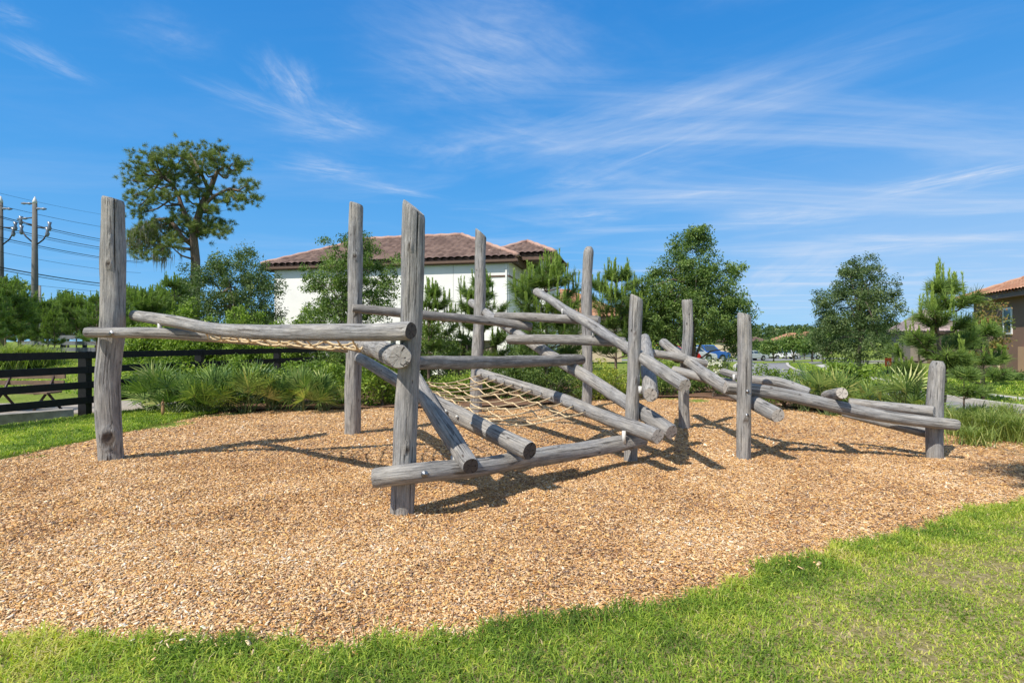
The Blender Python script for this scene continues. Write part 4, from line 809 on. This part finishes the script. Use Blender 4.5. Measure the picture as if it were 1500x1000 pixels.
# ------------------------------------------------------------------ fences
def fence(label, posts, H, rails, rw, m, mp, thick=.04, pw=.14):
    root = empty('paddock_fence', (posts[0][0], posts[0][1], gb(*posts[0])), label, 'fence')
    for i, (x, y) in enumerate(posts):
        z = gb(x, y); mb = MB(); mb.box((x, y, z + H / 2 - .02), (pw, pw, H + .06), m=0); o = mb.build('post', mp); attach(o, root)
        if i + 1 < len(posts):
            q = posts[i + 1]; z2 = gb(*q); d = Vector((q[0] - x, q[1] - y, 0)).normalized(); n = Vector((d.y, -d.x, 0)); n = n if n.y < 0 else -n
            for h in rails:
                mb = MB(); mb.beam(Vector((x, y, z + h)) + n * (pw / 2 + thick / 2 + .002) - d * .02, Vector((q[0], q[1], z2 + h)) + n * (pw / 2 + thick / 2 + .002) - d * .026, thick, rw); o = mb.build('rail', m); attach(o, root)
    return root
u = Vector((.31, 1, 0)).normalized(); P0 = Vector((-9.1, 11.64, 0)); np_ = [tuple((P0 + u * 2.9 * k)[:2]) for k in range(-3, 5)]
fence('near black four rail paddock fence on the left', np_, 1.38, (.36, .68, 1.0, 1.31), .145, BLACKP, BLACKP, .045, .17)
fp = [(-33.2, 37), (-31, 36), (-28.8, 35), (-26.6, 34), (-24.4, 33), (-22.2, 32), (-20, 31), (-17.8, 30), (-15.6, 29), (-13.4, 28), (-11.2, 27.2), (-8.9, 26.8), (-6.5, 26.6)]
fence('far black and grey fence below the young pines', fp, 1.35, (.35, .75, 1.12), .24, GREYP, BLACKP, .04, .17)
# bench and stone kerb behind the fence
bz = empty('bench', (PX(45, 12.4), 12.4, 0), 'wooden park bench behind the black fence, seen from its side', 'bench'); WB = plain('bench_wood', (.17, .11, .07), .7, .3); IR = plain('bench_iron', (.05, .025, .02), .5)
bx0, bx1 = PX(-60, 12.6), PX(88, 12.6)
for nm, z0, yy, hh in (('backrest', .80, 12.75, .13), ('backrest', .64, 12.72, .10), ('seat', .44, 12.45, .04)):
    mb = MB(); mb.box(((bx0 + bx1) / 2, yy, z0), (bx1 - bx0, .04 if nm == 'backrest' else .42, hh)); o = mb.build(nm, WB); attach(o, bz)
for x in (2, 67):
    X = PX(x, 12.5); mb = MB(); mb.tube([(X - .12, 12.3, .01), (X - .04, 12.6, .45), (X, 12.78, .88)], .028, 8); mb.tube([(X + .16, 12.75, .01), (X + .02, 12.5, .45)], .028, 8); mb.tube([(X - .05, 12.25, .42), (X - .02, 12.7, .42)], .02, 8); o = mb.build('leg', IR, None, True); attach(o, bz)
mb = MB(); a_ = Vector((PX(-30, 10.6), 10.2, .09)); b_ = Vector((PX(97, 11.3), 11.45, .09)); mb.beam(a_, b_, .34, .2); tag(mb.build('stone_kerb', plain('grey_stone', (.27, .25, .22), .9, .3, 6, bs=.8)), 'long low grey stone block lying along the fence foot', 'kerb stone')

# ------------------------------------------------------------------ buildings
WALL = plain('white_stucco', (.84, .83, .80), .9, .06, .8, bs=.1); FASC = plain('brown_fascia', (.13, .075, .05), .6); TAUPE = plain('taupe_stucco', (.22, .18, .15), .9, .06, 2)
DARKD = plain('dark_door', (.03, .022, .02), .4); CREAM = plain('cream_stucco', (.62, .50, .36), .9, .06, 1); BROWNW = plain('brown_stucco', (.235, .135, .095), .9, .05, 1.2, bs=.1); BROWNL = plain('tan_stucco', (.50, .30, .18), .9, .05, 1.2)
PINKS = plain('faded_render', (.42, .33, .32), .9)
def tile_mat(name, a, b, c_):
    m, t, out = mat(name); tc = t.n('ShaderNodeTexCoord'); vo = t.n('ShaderNodeTexVoronoi', i={0: tc.outputs['Object'], 'Scale': 3.2}); nz = t.n('ShaderNodeTexNoise', i={0: tc.outputs['Object'], 'Scale': 9.0, 'Detail': 5.0})
    s_ = t.n('ShaderNodeSeparateColor', i={0: vo.outputs['Color']}); c = t.ramp(s_.outputs[0], [(0, a), (.5, b), (1, c_)]); c = t.mix(t.math('MULTIPLY', nz.outputs[0], .4), c, tuple(x * .5 for x in a))
    principled(t, out, **{'Base Color': c, 'Roughness': .85, 'Specular IOR Level': .2, 'Normal': bump(t, nz.outputs[0], .3, .02)}); return m
TILE = tile_mat('brown_roof_tile', (.12, .08, .07), (.17, .115, .10), (.24, .165, .14)); RIDGE = tile_mat('ridge_tile', (.40, .25, .20), (.47, .30, .24), (.54, .37, .30)); TILER = tile_mat('terracotta_tile', (.42, .20, .12), (.52, .27, .17), (.60, .36, .24))
def roof_face(eA, eB, rA, rB, m, parent, name='roof', pitch=.30, amp=.07, course=.42):
    """one slope of barrel tiles from the eave eA-eB up to the ridge rA-rB"""
    eA, eB, rA, rB = map(Vector, (eA, eB, rA, rB)); ex = (eB - eA); Le = ex.length; ex.normalize(); up0 = rA - eA; up = (up0 - ex * up0.dot(ex)); Hs = up.length; up.normalize(); nr = ex.cross(up); nr = nr if nr.z > 0 else -nr
    ua, ub = (rA - eA).dot(ex), (rB - eA).dot(ex); nc = int(Le / (pitch / 6)); nv = max(3, int(Hs / course) * 2); V = []; us = np.linspace(0, Le, nc)
    rows = []
    for j in range(nv // 2): rows += [(j * 2 / nv, 1.0), ((j * 2 + 1.97) / nv, .35)]
    for (v, lift) in rows:
        lo, hi = ua * v, Le + (ub - Le) * v
        for u_ in us:
            q = min(max(u_, lo), hi); h = amp * abs(math.sin(q * math.pi / pitch)) ** .7 + amp * .8 * lift; V.append(eA + ex * q + up * (v * Hs) + nr * h)
    r = len(rows); Q = [(j * nc + i, j * nc + i + 1, (j + 1) * nc + i + 1, (j + 1) * nc + i) for j in range(r - 1) for i in range(nc - 1)]
    V += [v - nr * .12 for v in V]; k = r * nc; Q += [(q[3] + k, q[2] + k, q[1] + k, q[0] + k) for q in Q]
    o = link(name, qmesh(name, [tuple(v) for v in V], Q), m); attach(o, parent); return o
def hip_roof(c, ex, ey, a0, a1, b0, b1, ze, rise, m, parent, ridge=None, fascia=FASC, pitch=.30, fh=.24):
    """eaves rectangle in the (ex, ey) frame around c"""
    c, ex, ey = Vector(c), Vector(ex), Vector(ey); q = (b1 - b0) / 2
    def p(a, b, z): return c + ex * a + ey * b + Vector((0, 0, z))
    A, B, C_, D = p(a0, b0, ze), p(a1, b0, ze), p(a1, b1, ze), p(a0, b1, ze); q = min(q, (a1 - a0) / 2 - .01); r0, r1 = p(a0 + q, (b0 + b1) / 2, ze + rise), p(a1 - q, (b0 + b1) / 2, ze + rise)
    for f in ((A, B, r0, r1), (B, C_, r1, r1), (C_, D, r1, r0), (D, A, r0, r0)): roof_face(*f, m, parent, pitch=pitch)
    mb = MB(); pts = [(A, r0), (D, r0), (B, r1), (C_, r1), (r0, r1)]
    for s_, e in pts:
        n = max(2, int((e - s_).length / .38)); L = [s_.lerp(e, k / n) + Vector((0, 0, .07 + .03 * (k % 2))) for k in range(n + 1)]; mb.tube(L, .11, 7)
    o = mb.build('ridge_cap', ridge or RIDGE, None, True); attach(o, parent)
    mb = MB()
    for s_, e in ((A, B), (B, C_), (C_, D), (D, A)):
        d = (e - s_).normalized(); inn = Vector((-d.y, d.x, 0)); mid = (A + C_) / 2; inn = inn if inn.dot(mid - s_) > 0 else -inn
        mb.beam(s_ + inn * .10 + Vector((0, 0, -fh / 2 - .02)) + d * .02, e + inn * .10 + Vector((0, 0, -fh / 2 - .02)) - d * .02, .04, fh)
    mb.box(None, (1, 1, 1), M=Matrix.Translation((A + C_) / 2 + Vector((0, 0, -.10))) @ Matrix(((ex.x, ey.x, 0, 0), (ex.y, ey.y, 0, 0), (0, 0, 1, 0), (0, 0, 0, 1))) @ Matrix.Diagonal((a1 - a0 - .3, b1 - b0 - .3, .03, 1)))
    o = mb.build('fascia', fascia); attach(o, parent)
def fr(ex, ey, c): return Matrix(((ex[0], ey[0], 0, c[0]), (ex[1], ey[1], 0, c[1]), (0, 0, 1, c[2]), (0, 0, 0, 1)))
def fbox(mb, F_, lo, hi, m=0):
    lo, hi = Vector(lo), Vector(hi); mb.box(None, (1, 1, 1), M=F_ @ Matrix.Translation((lo + hi) / 2) @ Matrix.Diagonal((*(hi - lo), 1)), m=m)
def part(root, name, F_, boxes, m, label=None):
    mb = MB()
    for lo, hi in boxes: fbox(mb, F_, lo, hi)
    o = mb.build(name, m); attach(o, root)
    if label: o['label'] = label
    return o
# white house: frame at its right front corner, -x runs left along the front
ex = Vector((12.14, -2.7, 0)).normalized(); ey = Vector((2.7, 12.14, 0)).normalized(); c0 = Vector((-.16, 25.5, 0)); FW = fr(ex, ey, c0)
wh = empty('white_house', c0, 'white stucco two storey house with brown barrel tile hip roof', 'house')
ox0, ox1 = -3.05, -.55      # shaded recess in the front
part(wh, 'wall', FW, [((-12.4, 0, 0), (ox0, 7.4, 5.35)), ((ox0, 0, 1.65), (ox1, 7.4, 5.35)), ((ox1, 0, 0), (0, 7.4, 5.35)), ((ox0, 1.3, 0), (ox1, 7.3, 1.65))], WALL)
part(wh, 'recess', FW, [((ox0, 1.2, 0), (ox1, 1.29, 1.64)), ((ox0 + .02, .25, 0), (ox0 + .35, 1.2, 1.64)), ((-1.6, .25, 0), (-.9, 1.2, 1.64))], TAUPE)
part(wh, 'door', FW, [((-2.55, 1.12, 0), (-1.75, 1.19, 1.6))], DARKD); part(wh, 'column', FW, [((-2.45, .12, 0), (-2.35, .22, 1.64)), ((-2.1, .12, 0), (-2.03, .22, 1.64))], DARKD)
part(wh, 'control_joint', FW, [((-2.72, -.006, 1.66), (-2.705, .01, 5.3)), ((-3.2, -.006, 2.98), (0, .01, 2.995)), ((-8.1, -.006, .3), (-8.09, .01, 5.3)), ((-5.6, -.006, 3.0), (-5.59, .01, 5.3))], plain('joint_shadow_gap', (.35, .34, .32)))
part(wh, 'belt_moulding', FW, [((-1.1, -.03, 4.62), (.03, 0, 4.70)), ((0, 0, 4.62), (.03, 3.2, 4.70))], FASC)
hip_roof(c0, ex, ey, -13.0, .5, -.26, 7.7, 5.5, 1.85, TILE, wh, pitch=.36)
part(wh, 'gutter', FW, [((-13.0, -.34, 5.30), (.5, -.25, 5.40))], FASC); part(wh, 'downpipe', FW, [((-.14, -.08, .1), (-.06, -.004, 5.3))], WALL)
part(wh, 'vent', FW, [((-6.9, -.02, 4.5), (-6.6, -.003, 4.7)), ((-1.9, -.02, 3.6), (-1.7, -.003, 3.75))], plain('vent_grey', (.45, .44, .42)))
# side porch roof on a white column
hip_roof(c0 + Vector((0, 0, 0)), ex, ey, -1.4, 2.1, .45, 5.2, 5.72, .95, TILE, wh); part(wh, 'porch_column', FW, [((1.35, .85, 0), (1.62, 1.12, 5.45))], WALL); part(wh, 'porch_wall', FW, [((.02, 3.2, 0), (1.75, 4.9, 5.4))], WALL)
# terracotta house behind
o2 = Vector((PX(800, 42), 42, 0)); e2 = Vector((1, .12, 0)).normalized(); f2 = Vector((-.12, 1, 0)).normalized(); F2 = fr(e2, f2, o2); th = empty('tan_house', o2, 'tan house with a terracotta hip roof seen between the pines', 'house')
part(th, 'wall', F2, [((-3, 0, 0), (6, 7, 3.4))], CREAM); hip_roof(o2, e2, f2, -3.6, 6.6, -.6, 7.6, 3.5, 2.3, TILER, th, TILER)
part(th, 'window', F2, [((3.4, -.04, 1.3), (4.6, -.003, 2.6))], DARKD)
# brown house on the right; its left wall faces us
c3 = Vector((26.2, 31, 0)); ey3 = Vector((-1.8, -5, 0)).normalized(); ex3 = Vector((5, -1.8, 0)).normalized(); F3 = fr(ex3, ey3, c3); bh = empty('brown_house', c3, 'brown stucco house with an orange tile roof at the right edge', 'house')
part(bh, 'wall', F3, [((0, 0, -.6), (9, 11, 3.85))], BROWNW); part(bh, 'wall_panel', F3, [((-.12, 5.0, -.6), (-.003, 6.6, 1.35))], BROWNL, 'lighter tan wall panel'); part(bh, 'downspout', F3, [((-.09, 2.9, -.4), (-.004, 3.0, 1.6))], CREAM)
wn = part(bh, 'window_frame', F3, [((-.05, 3.35, 1.95), (-.004, 3.45, 3.3)), ((-.05, 4.15, 1.95), (-.004, 4.25, 3.3)), ((-.05, 3.45, 3.2), (-.004, 4.15, 3.3)), ((-.05, 3.45, 1.95), (-.004, 4.15, 2.03)), ((-.045, 3.45, 2.6), (-.004, 4.15, 2.65))], plain('window_white', (.78, .78, .76)))
GL, t_, o_ = mat('window_glass'); principled(t_, o_, **{'Base Color': (.04, .07, .10, 1), 'Roughness': .04, 'Metallic': .0, 'Specular IOR Level': 1.0})
mb = MB(); fbox(mb, F3, (-.03, 3.45, 2.03), (-.006, 4.15, 3.2)); attach(mb.build('pane', GL), wn)
hip_roof(c3, ex3, ey3, -.6, 9.6, -.6, 11.6, 4.0, 2.1, TILER, bh, TILER)
# distant houses
def far_house(label, x, Z, w_, h_, rise, m, ang=0, tiles=TILER, dep=9):
    c = Vector((PX(x, Z), Z, gb(PX(x, Z), Z))); ea = Vector((math.cos(ang), math.sin(ang), 0)); eb = Vector((-math.sin(ang), math.cos(ang), 0)); F_ = fr(ea, eb, c); r = empty('townhouse', c, label, 'house', 'distant houses behind the car park')
    part(r, 'wall', F_, [((-w_ / 2, 0, 0), (w_ / 2, dep, h_))], m); hip_roof(c, ea, eb, -w_ / 2 - .5, w_ / 2 + .5, -.5, dep + .5, h_, rise, tiles, r, tiles, pitch=.6)
    for k in range(int(w_ // 2.6)):
        a = -w_ / 2 + 1.3 + k * 2.6
        for z in ((1.0, 2.2), (3.5, 4.7)) if h_ > 4.6 else ((1.0, 2.2),): part(r, 'window', F_, [((a - .5, -.05, z[0]), (a + .5, -.002, z[1]))], DARKD)
    part(r, 'garage_door', F_, [((w_ / 2 - 3.4, -.06, 0), (w_ / 2 - .9, -.003, 2.1))], FASC)
far_house('cream two storey house with a brown tile roof right of the slender post', 1098, 165, 13, 4.6, 2.0, CREAM, .1, TILE); far_house('cream house with a bright orange roof left of the blue green oak', 1168, 178, 11, 5.0, 2.4, CREAM, -.1)
far_house('farther cream house with an orange roof touching the blue green oak', 1198, 200, 12, 5.6, 2.6, CREAM, .2); far_house('house with a greyish pink roof glimpsed between the oak and the near pine', 1372, 62, 5, 3.6, 2.6, TAUPE, -.35, tile_mat('pink_tile', (.36, .27, .27), (.42, .33, .32), (.5, .4, .38)), 7)

# ------------------------------------------------------------------ cars
def paint(name, c):
    m, t, out = mat(name); tc = t.n('ShaderNodeTexCoord'); nz = t.n('ShaderNodeTexNoise', i={0: tc.outputs['Object'], 'Scale': 3.0}); cc = t.ramp(nz.outputs[0], [(.3, tuple(x * .93 for x in c)), (.7, c)])
    principled(t, out, **{'Base Color': cc, 'Roughness': .28, 'Coat Weight': .6, 'Coat Roughness': .06}); return m
TYRE = plain('tyre_rubber', (.02, .02, .02), .8); RIM = plain('wheel_rim', (.5, .5, .52), .3, .1, 20, .9); LAMP = plain('head_lamp', (.7, .72, .74), .2); TAIL = plain('tail_lamp', (.4, .02, .02), .3)
def car(label, x, Z, c, kind='sedan', rz=0, name='parked_car'):
    X = PX(x, Z); r = empty(name, (X, Z, gb(X, Z) + .012), label, 'car' if kind != 'pickup' else 'pickup truck', 'cars parked by the road'); pm = paint('car_paint_' + label.split()[0], c)
    L, Wd = {'sedan': (4.5, 1.8), 'suv': (4.7, 1.9), 'pickup': (5.7, 2.0)}[kind]; h = L / 2
    body = {'sedan': [(-h, .35), (-h, .8), (-h + .2, .92), (-1.2, .98), (1.0, .95), (h - .15, .78), (h, .6), (h, .3)], 'suv': [(-h, .4), (-h, 1.0), (-h + .1, 1.08), (1.1, 1.08), (h - .15, .98), (h, .8), (h, .38)], 'pickup': [(-h, .5), (-h, 1.1), (-.3, 1.12), (1.4, 1.12), (h - .15, 1.05), (h, .95), (h, .45)]}[kind]
    cab = {'sedan': [(-1.75, .95), (-1.15, 1.42), (.35, 1.45), (1.1, .95)], 'suv': [(-2.3, 1.07), (-2.1, 1.68), (.5, 1.72), (1.25, 1.07)], 'pickup': [(-.75, 1.11), (-.6, 1.78), (1.0, 1.82), (1.75, 1.11)]}[kind]
    # wheel arches cut into the lower edge
    bt = []
    for wx in (h - .95, -h + .95):
        bt += [(wx + .40 * math.cos(a), .34 + .40 * math.sin(a)) for a in np.linspace(0, math.pi, 7)]
    mb = MB(); mb.prism(body + [(p[0], max(p[1], .3)) for p in bt], -Wd / 2, Wd / 2); o = mb.build('body', pm, r)
    bv = o.modifiers.new('b', 'BEVEL'); bv.width = .05; bv.segments = 2; bv.limit_method = 'ANGLE'
    mb = MB(); n = len(cab); V = [(a, -Wd / 2 + (.06 if z < 1.2 else .2), z) for a, z in cab] + [(a, Wd / 2 - (.06 if z < 1.2 else .2), z) for a, z in cab]
    mb.add(V, [tuple(range(n)), tuple(range(2 * n - 1, n - 1, -1))] + [(k, k + n, (k + 1) % n + n, (k + 1) % n) for k in range(n)]); o = mb.build('cabin', pm, r); bv = o.modifiers.new('b', 'BEVEL'); bv.width = .04; bv.segments = 2
    cz = [z for a, z in cab]; z0, z1 = min(cz) + .05, max(cz) - .09
    def lerp2(a, b, z): f = (z - a[1]) / (b[1] - a[1]); return a[0] + (b[0] - a[0]) * f
    for sy in (-1, 1):
        for (f0, f1) in ((.06, .48), (.52, .94)):
            V = []
            for z in (z0, z1):
                xa, xb = lerp2(cab[0], cab[1], z), lerp2(cab[3], cab[2], z); yv = sy * (Wd / 2 - .06 - .14 * (z - cab[0][1]) / (cab[1][1] - cab[0][1]) + .008); V += [(xa + (xb - xa) * f0, yv, z), (xa + (xb - xa) * f1, yv, z)]
            V += [(a, b - sy * .03, z) for a, b, z in V]; mb = MB(); mb.add(V, [(0, 1, 3, 2), (4, 6, 7, 5), (0, 4, 5, 1), (2, 3, 7, 6), (0, 2, 6, 4), (1, 5, 7, 3)]); mb.build('side_window', GL, r)
    for a, b in ((cab[3], cab[2]), (cab[0], cab[1])):
        sg = 1 if a[0] > 0 else -1; V = [(lerp2(a, b, z) + sg * .012, s_ * (Wd / 2 - (.16 if z < 1.3 else .26)), z) for z in (z0, z1) for s_ in (-1, 1)]; V += [(p - sg * .03, q, z) for p, q, z in V]
        mb = MB(); mb.add(V, [(0, 1, 3, 2), (4, 6, 7, 5), (0, 4, 5, 1), (2, 3, 7, 6), (0, 2, 6, 4), (1, 5, 7, 3)]); mb.build('windscreen', GL, r)
    for wx in (h - .95, -h + .95):
        for sy in (-1, 1):
            mb = MB(); mb.tube([(wx, sy * (Wd / 2 - .22), .34), (wx, sy * (Wd / 2 + .005), .34)], .34, 20); wl = mb.build('wheel', TYRE, r); mb = MB(); mb.tube([(wx, sy * (Wd / 2 - .05), .34), (wx, sy * (Wd / 2 + .02), .34)], .2, 14); mb.build('rim', RIM, wl)
    zt = body[2][1] - .16
    for sy in (-1, 1):
        mb = MB(); mb.box((h - .02, sy * (Wd / 2 - .3), body[-2][1] + .02), (.08, .36, .14)); mb.build('headlight', LAMP, r); mb = MB(); mb.box((-h + .02, sy * (Wd / 2 - .2), zt), (.08, .24, .16)); mb.build('tail_light', TAIL, r)
    r.rotation_euler = (0, 0, rz); return r
car('blue car parked under the tallest oak', 1033, 56, (.02, .12, .45), 'suv', .25); car('silver pale car in front of the blue one', 1013, 52, (.55, .58, .62), 'sedan', .3); car('teal windowed pale car just right of the slender post', 1101, 78, (.50, .56, .56), 'sedan', .35)
car('red car glimpsed behind the crossing logs', 977, 40, (.5, .01, .01), 'sedan', .2); car('white pickup truck, left of the white pair', 1152, 104, (.80, .80, .80), 'pickup', 3.0); car('bright white pickup truck, right of the white pair', 1178, 97, (.82, .82, .82), 'pickup', 3.1)
car('dark grey car left of the white pickups', 1138, 108, (.08, .085, .09), 'suv', 2.9); car('black car beyond the dark grey one', 1128, 125, (.02, .02, .022), 'sedan', .1); car('small silver car beyond the little street tree', 1121, 120, (.5, .52, .54), 'sedan', .1); car('dark car at the far left of the car park', 1015, 74, (.03, .03, .035), 'suv', .1); car('tan car seen between the oak trunk and the logs', 1042, 70, (.35, .30, .24), 'sedan', .1)

# orange sign and small fence by the road
sx, sy_ = PX(1301, 26), 26.0; sg = empty('yard_sign', (sx, sy_, gb(sx, sy_)), 'small orange and white sign standing by the sidewalk', 'sign')
OR = plain('orange_sign', (.75, .09, .02), .5); mb = MB(); mb.box((sx, sy_, .62), (.30, .03, .42)); attach(mb.build('panel', OR), sg); mb = MB(); mb.box((sx - .02, sy_ - .02, .64), (.11, .008, .04)); mb.box((sx - .05, sy_ - .02, .58), (.04, .008, .14)); mb.box((sx + .04, sy_ - .02, .55), (.05, .008, .05)); attach(mb.build('white_mark', WHITE), sg); mb = MB(); mb.tube([(sx, sy_ + .03, -.05), (sx, sy_ + .03, .8)], .02, 8); attach(mb.build('stake', BLACKP), sg)
mb = MB()
for k in range(14): mb.tube([(sx + .25 + k * .12, sy_ + .3, -.02), (sx + .25 + k * .12, sy_ + .3, .62)], .012, 5)
mb.beam((sx + .2, sy_ + .3, .6), (sx + 1.9, sy_ + .3, .6), .03, .03); mb.beam((sx + .2, sy_ + .3, .15), (sx + 1.9, sy_ + .3, .15), .03, .03); tag(mb.build('picket_fence', BLACKP), 'low black metal picket fence right of the orange sign', 'fence')

# ------------------------------------------------------------------ utility poles and wires
POLEM = plain('pole_concrete', (.14, .135, .125), .9, .2, 2); PORC = plain('insulator', (.16, .19, .25), .3)
def upole(label, x, Z, ytop, r, full=True):
    X = PX(x, Z); g = gb(X, Z); H = CAM_H + (500 - ytop) * Z / F_PX; root = empty('utility_pole', (X, Z, g), label, 'utility pole'); mb = MB(); mb.tube([(X, Z, g - .1), (X, Z, g + (H - g) * .5), (X, Z, H - .5)], [r * 1.2, r, r * .72], 14); attach(mb.build('shaft', POLEM, None, True), root)
    mb = MB(); mb.tube([(X, Z, H - .52), (X, Z, H - .35), (X, Z, H)], [r * .74, r * .74, .02], 14); attach(mb.build('pole_cap', WHITE, None, True), root)
    def q(cx_, cy): xx, yy = zoomc(cx_, cy); return P(x + (xx - 52), yy, Z)
    for a, b in (((175, 395), (120, 393)), ((175, 418), (212, 420)), ((170, 462), (95, 470))):
        mb = MB(); mb.tube([q(*a), q(*b)], .045, 6); attach(mb.build('bracket', POLEM, None, True), root); mb = MB(); c = q((a[0] + b[0] * 3) / 4, (a[1] + b[1] * 3) / 4); d = (q(*b) - q(*a)).normalized(); mb.tube([c - d * .4, c - d * .2, c, c + d * .2, c + d * .4], [.05, .10, .06, .10, .05], 8); attach(mb.build('insulator', PORC, None, True), root)
    for pts in (((170, 505), (135, 492), (105, 480)), ((180, 510), (215, 512), (245, 508)), ((165, 585), (130, 555), (108, 525)), ((182, 595), (215, 570), (235, 535))):
        mb = MB(); mb.tube([q(*p) for p in pts], .05, 6); attach(mb.build('drop_arm', plain('dark_cable', (.02, .022, .03)), None, True), root); mb = MB(); c = q(*pts[-1]); mb.tube([c - Vector((0, 0, .3)), c - Vector((0, 0, .1)), c + Vector((0, 0, .1)), c + Vector((0, 0, .35))], [.06, .14, .08, .14], 8); attach(mb.build('insulator', PORC, None, True), root)
    return root
upole('utility pole with insulators left of the split topped post', 51, 40, 288, .20); upole('utility pole cut by the left edge of the frame', 1, 41, 287, .19)
mb = MB(); X = PX(57, 47); mb.tube([(X, 47, .3), (X, 47, 6.4)], [.18, .15], 12); tag(mb.build('wooden_pole', plain('pole_pale', (.42, .40, .37)), None, True), 'paler plain pole directly behind the utility pole', 'pole')
WIRE = plain('wire_black', (.015, .015, .018), .5)
for k, (a, b, r) in enumerate((((20, 405), (480, 500), .016), ((10, 455), (480, 562), .03), ((10, 462), (480, 572), .02), ((40, 512), (480, 600), .03), ((40, 522), (480, 610), .02), ((30, 562), (480, 648), .03), ((30, 572), (480, 655), .016), ((20, 630), (480, 706), .014), ((0, 700), (440, 770), .045), ((0, 712), (440, 782), .03), ((200, 790), (440, 808), .012), ((0, 340), (480, 440), .01))):
    (x0, y0), (x1, y1) = zoomc(*a), zoomc(*b); sl = (y1 - y0) / (x1 - x0); A_ = P(x0 - 30, y0 - 30 * sl, 38.0); B_ = P(x0 + 200, y0 + 200 * sl * .93, 62.0); pts = []
    for j in range(21):
        u_ = j / 20; p = A_.lerp(B_, u_); p.z -= .25 * 4 * u_ * (1 - u_); pts.append(p)
    mb = MB(); mb.tube(pts, r, 5); o = mb.build('power_line', WIRE, None, True); tag(o, 'thin black power line by the poles, ' + ['topmost but one', 'second bundle, upper strand', 'second bundle, lower strand', 'third bundle, upper strand', 'third bundle, lower strand', 'fourth bundle, upper strand', 'fourth bundle, lower strand', 'faint strand above the thick low pair', 'thick low pair, upper strand', 'thick low pair, lower strand', 'lowest faint strand near the pines', 'topmost faint strand'][k], 'power line', 'power lines')
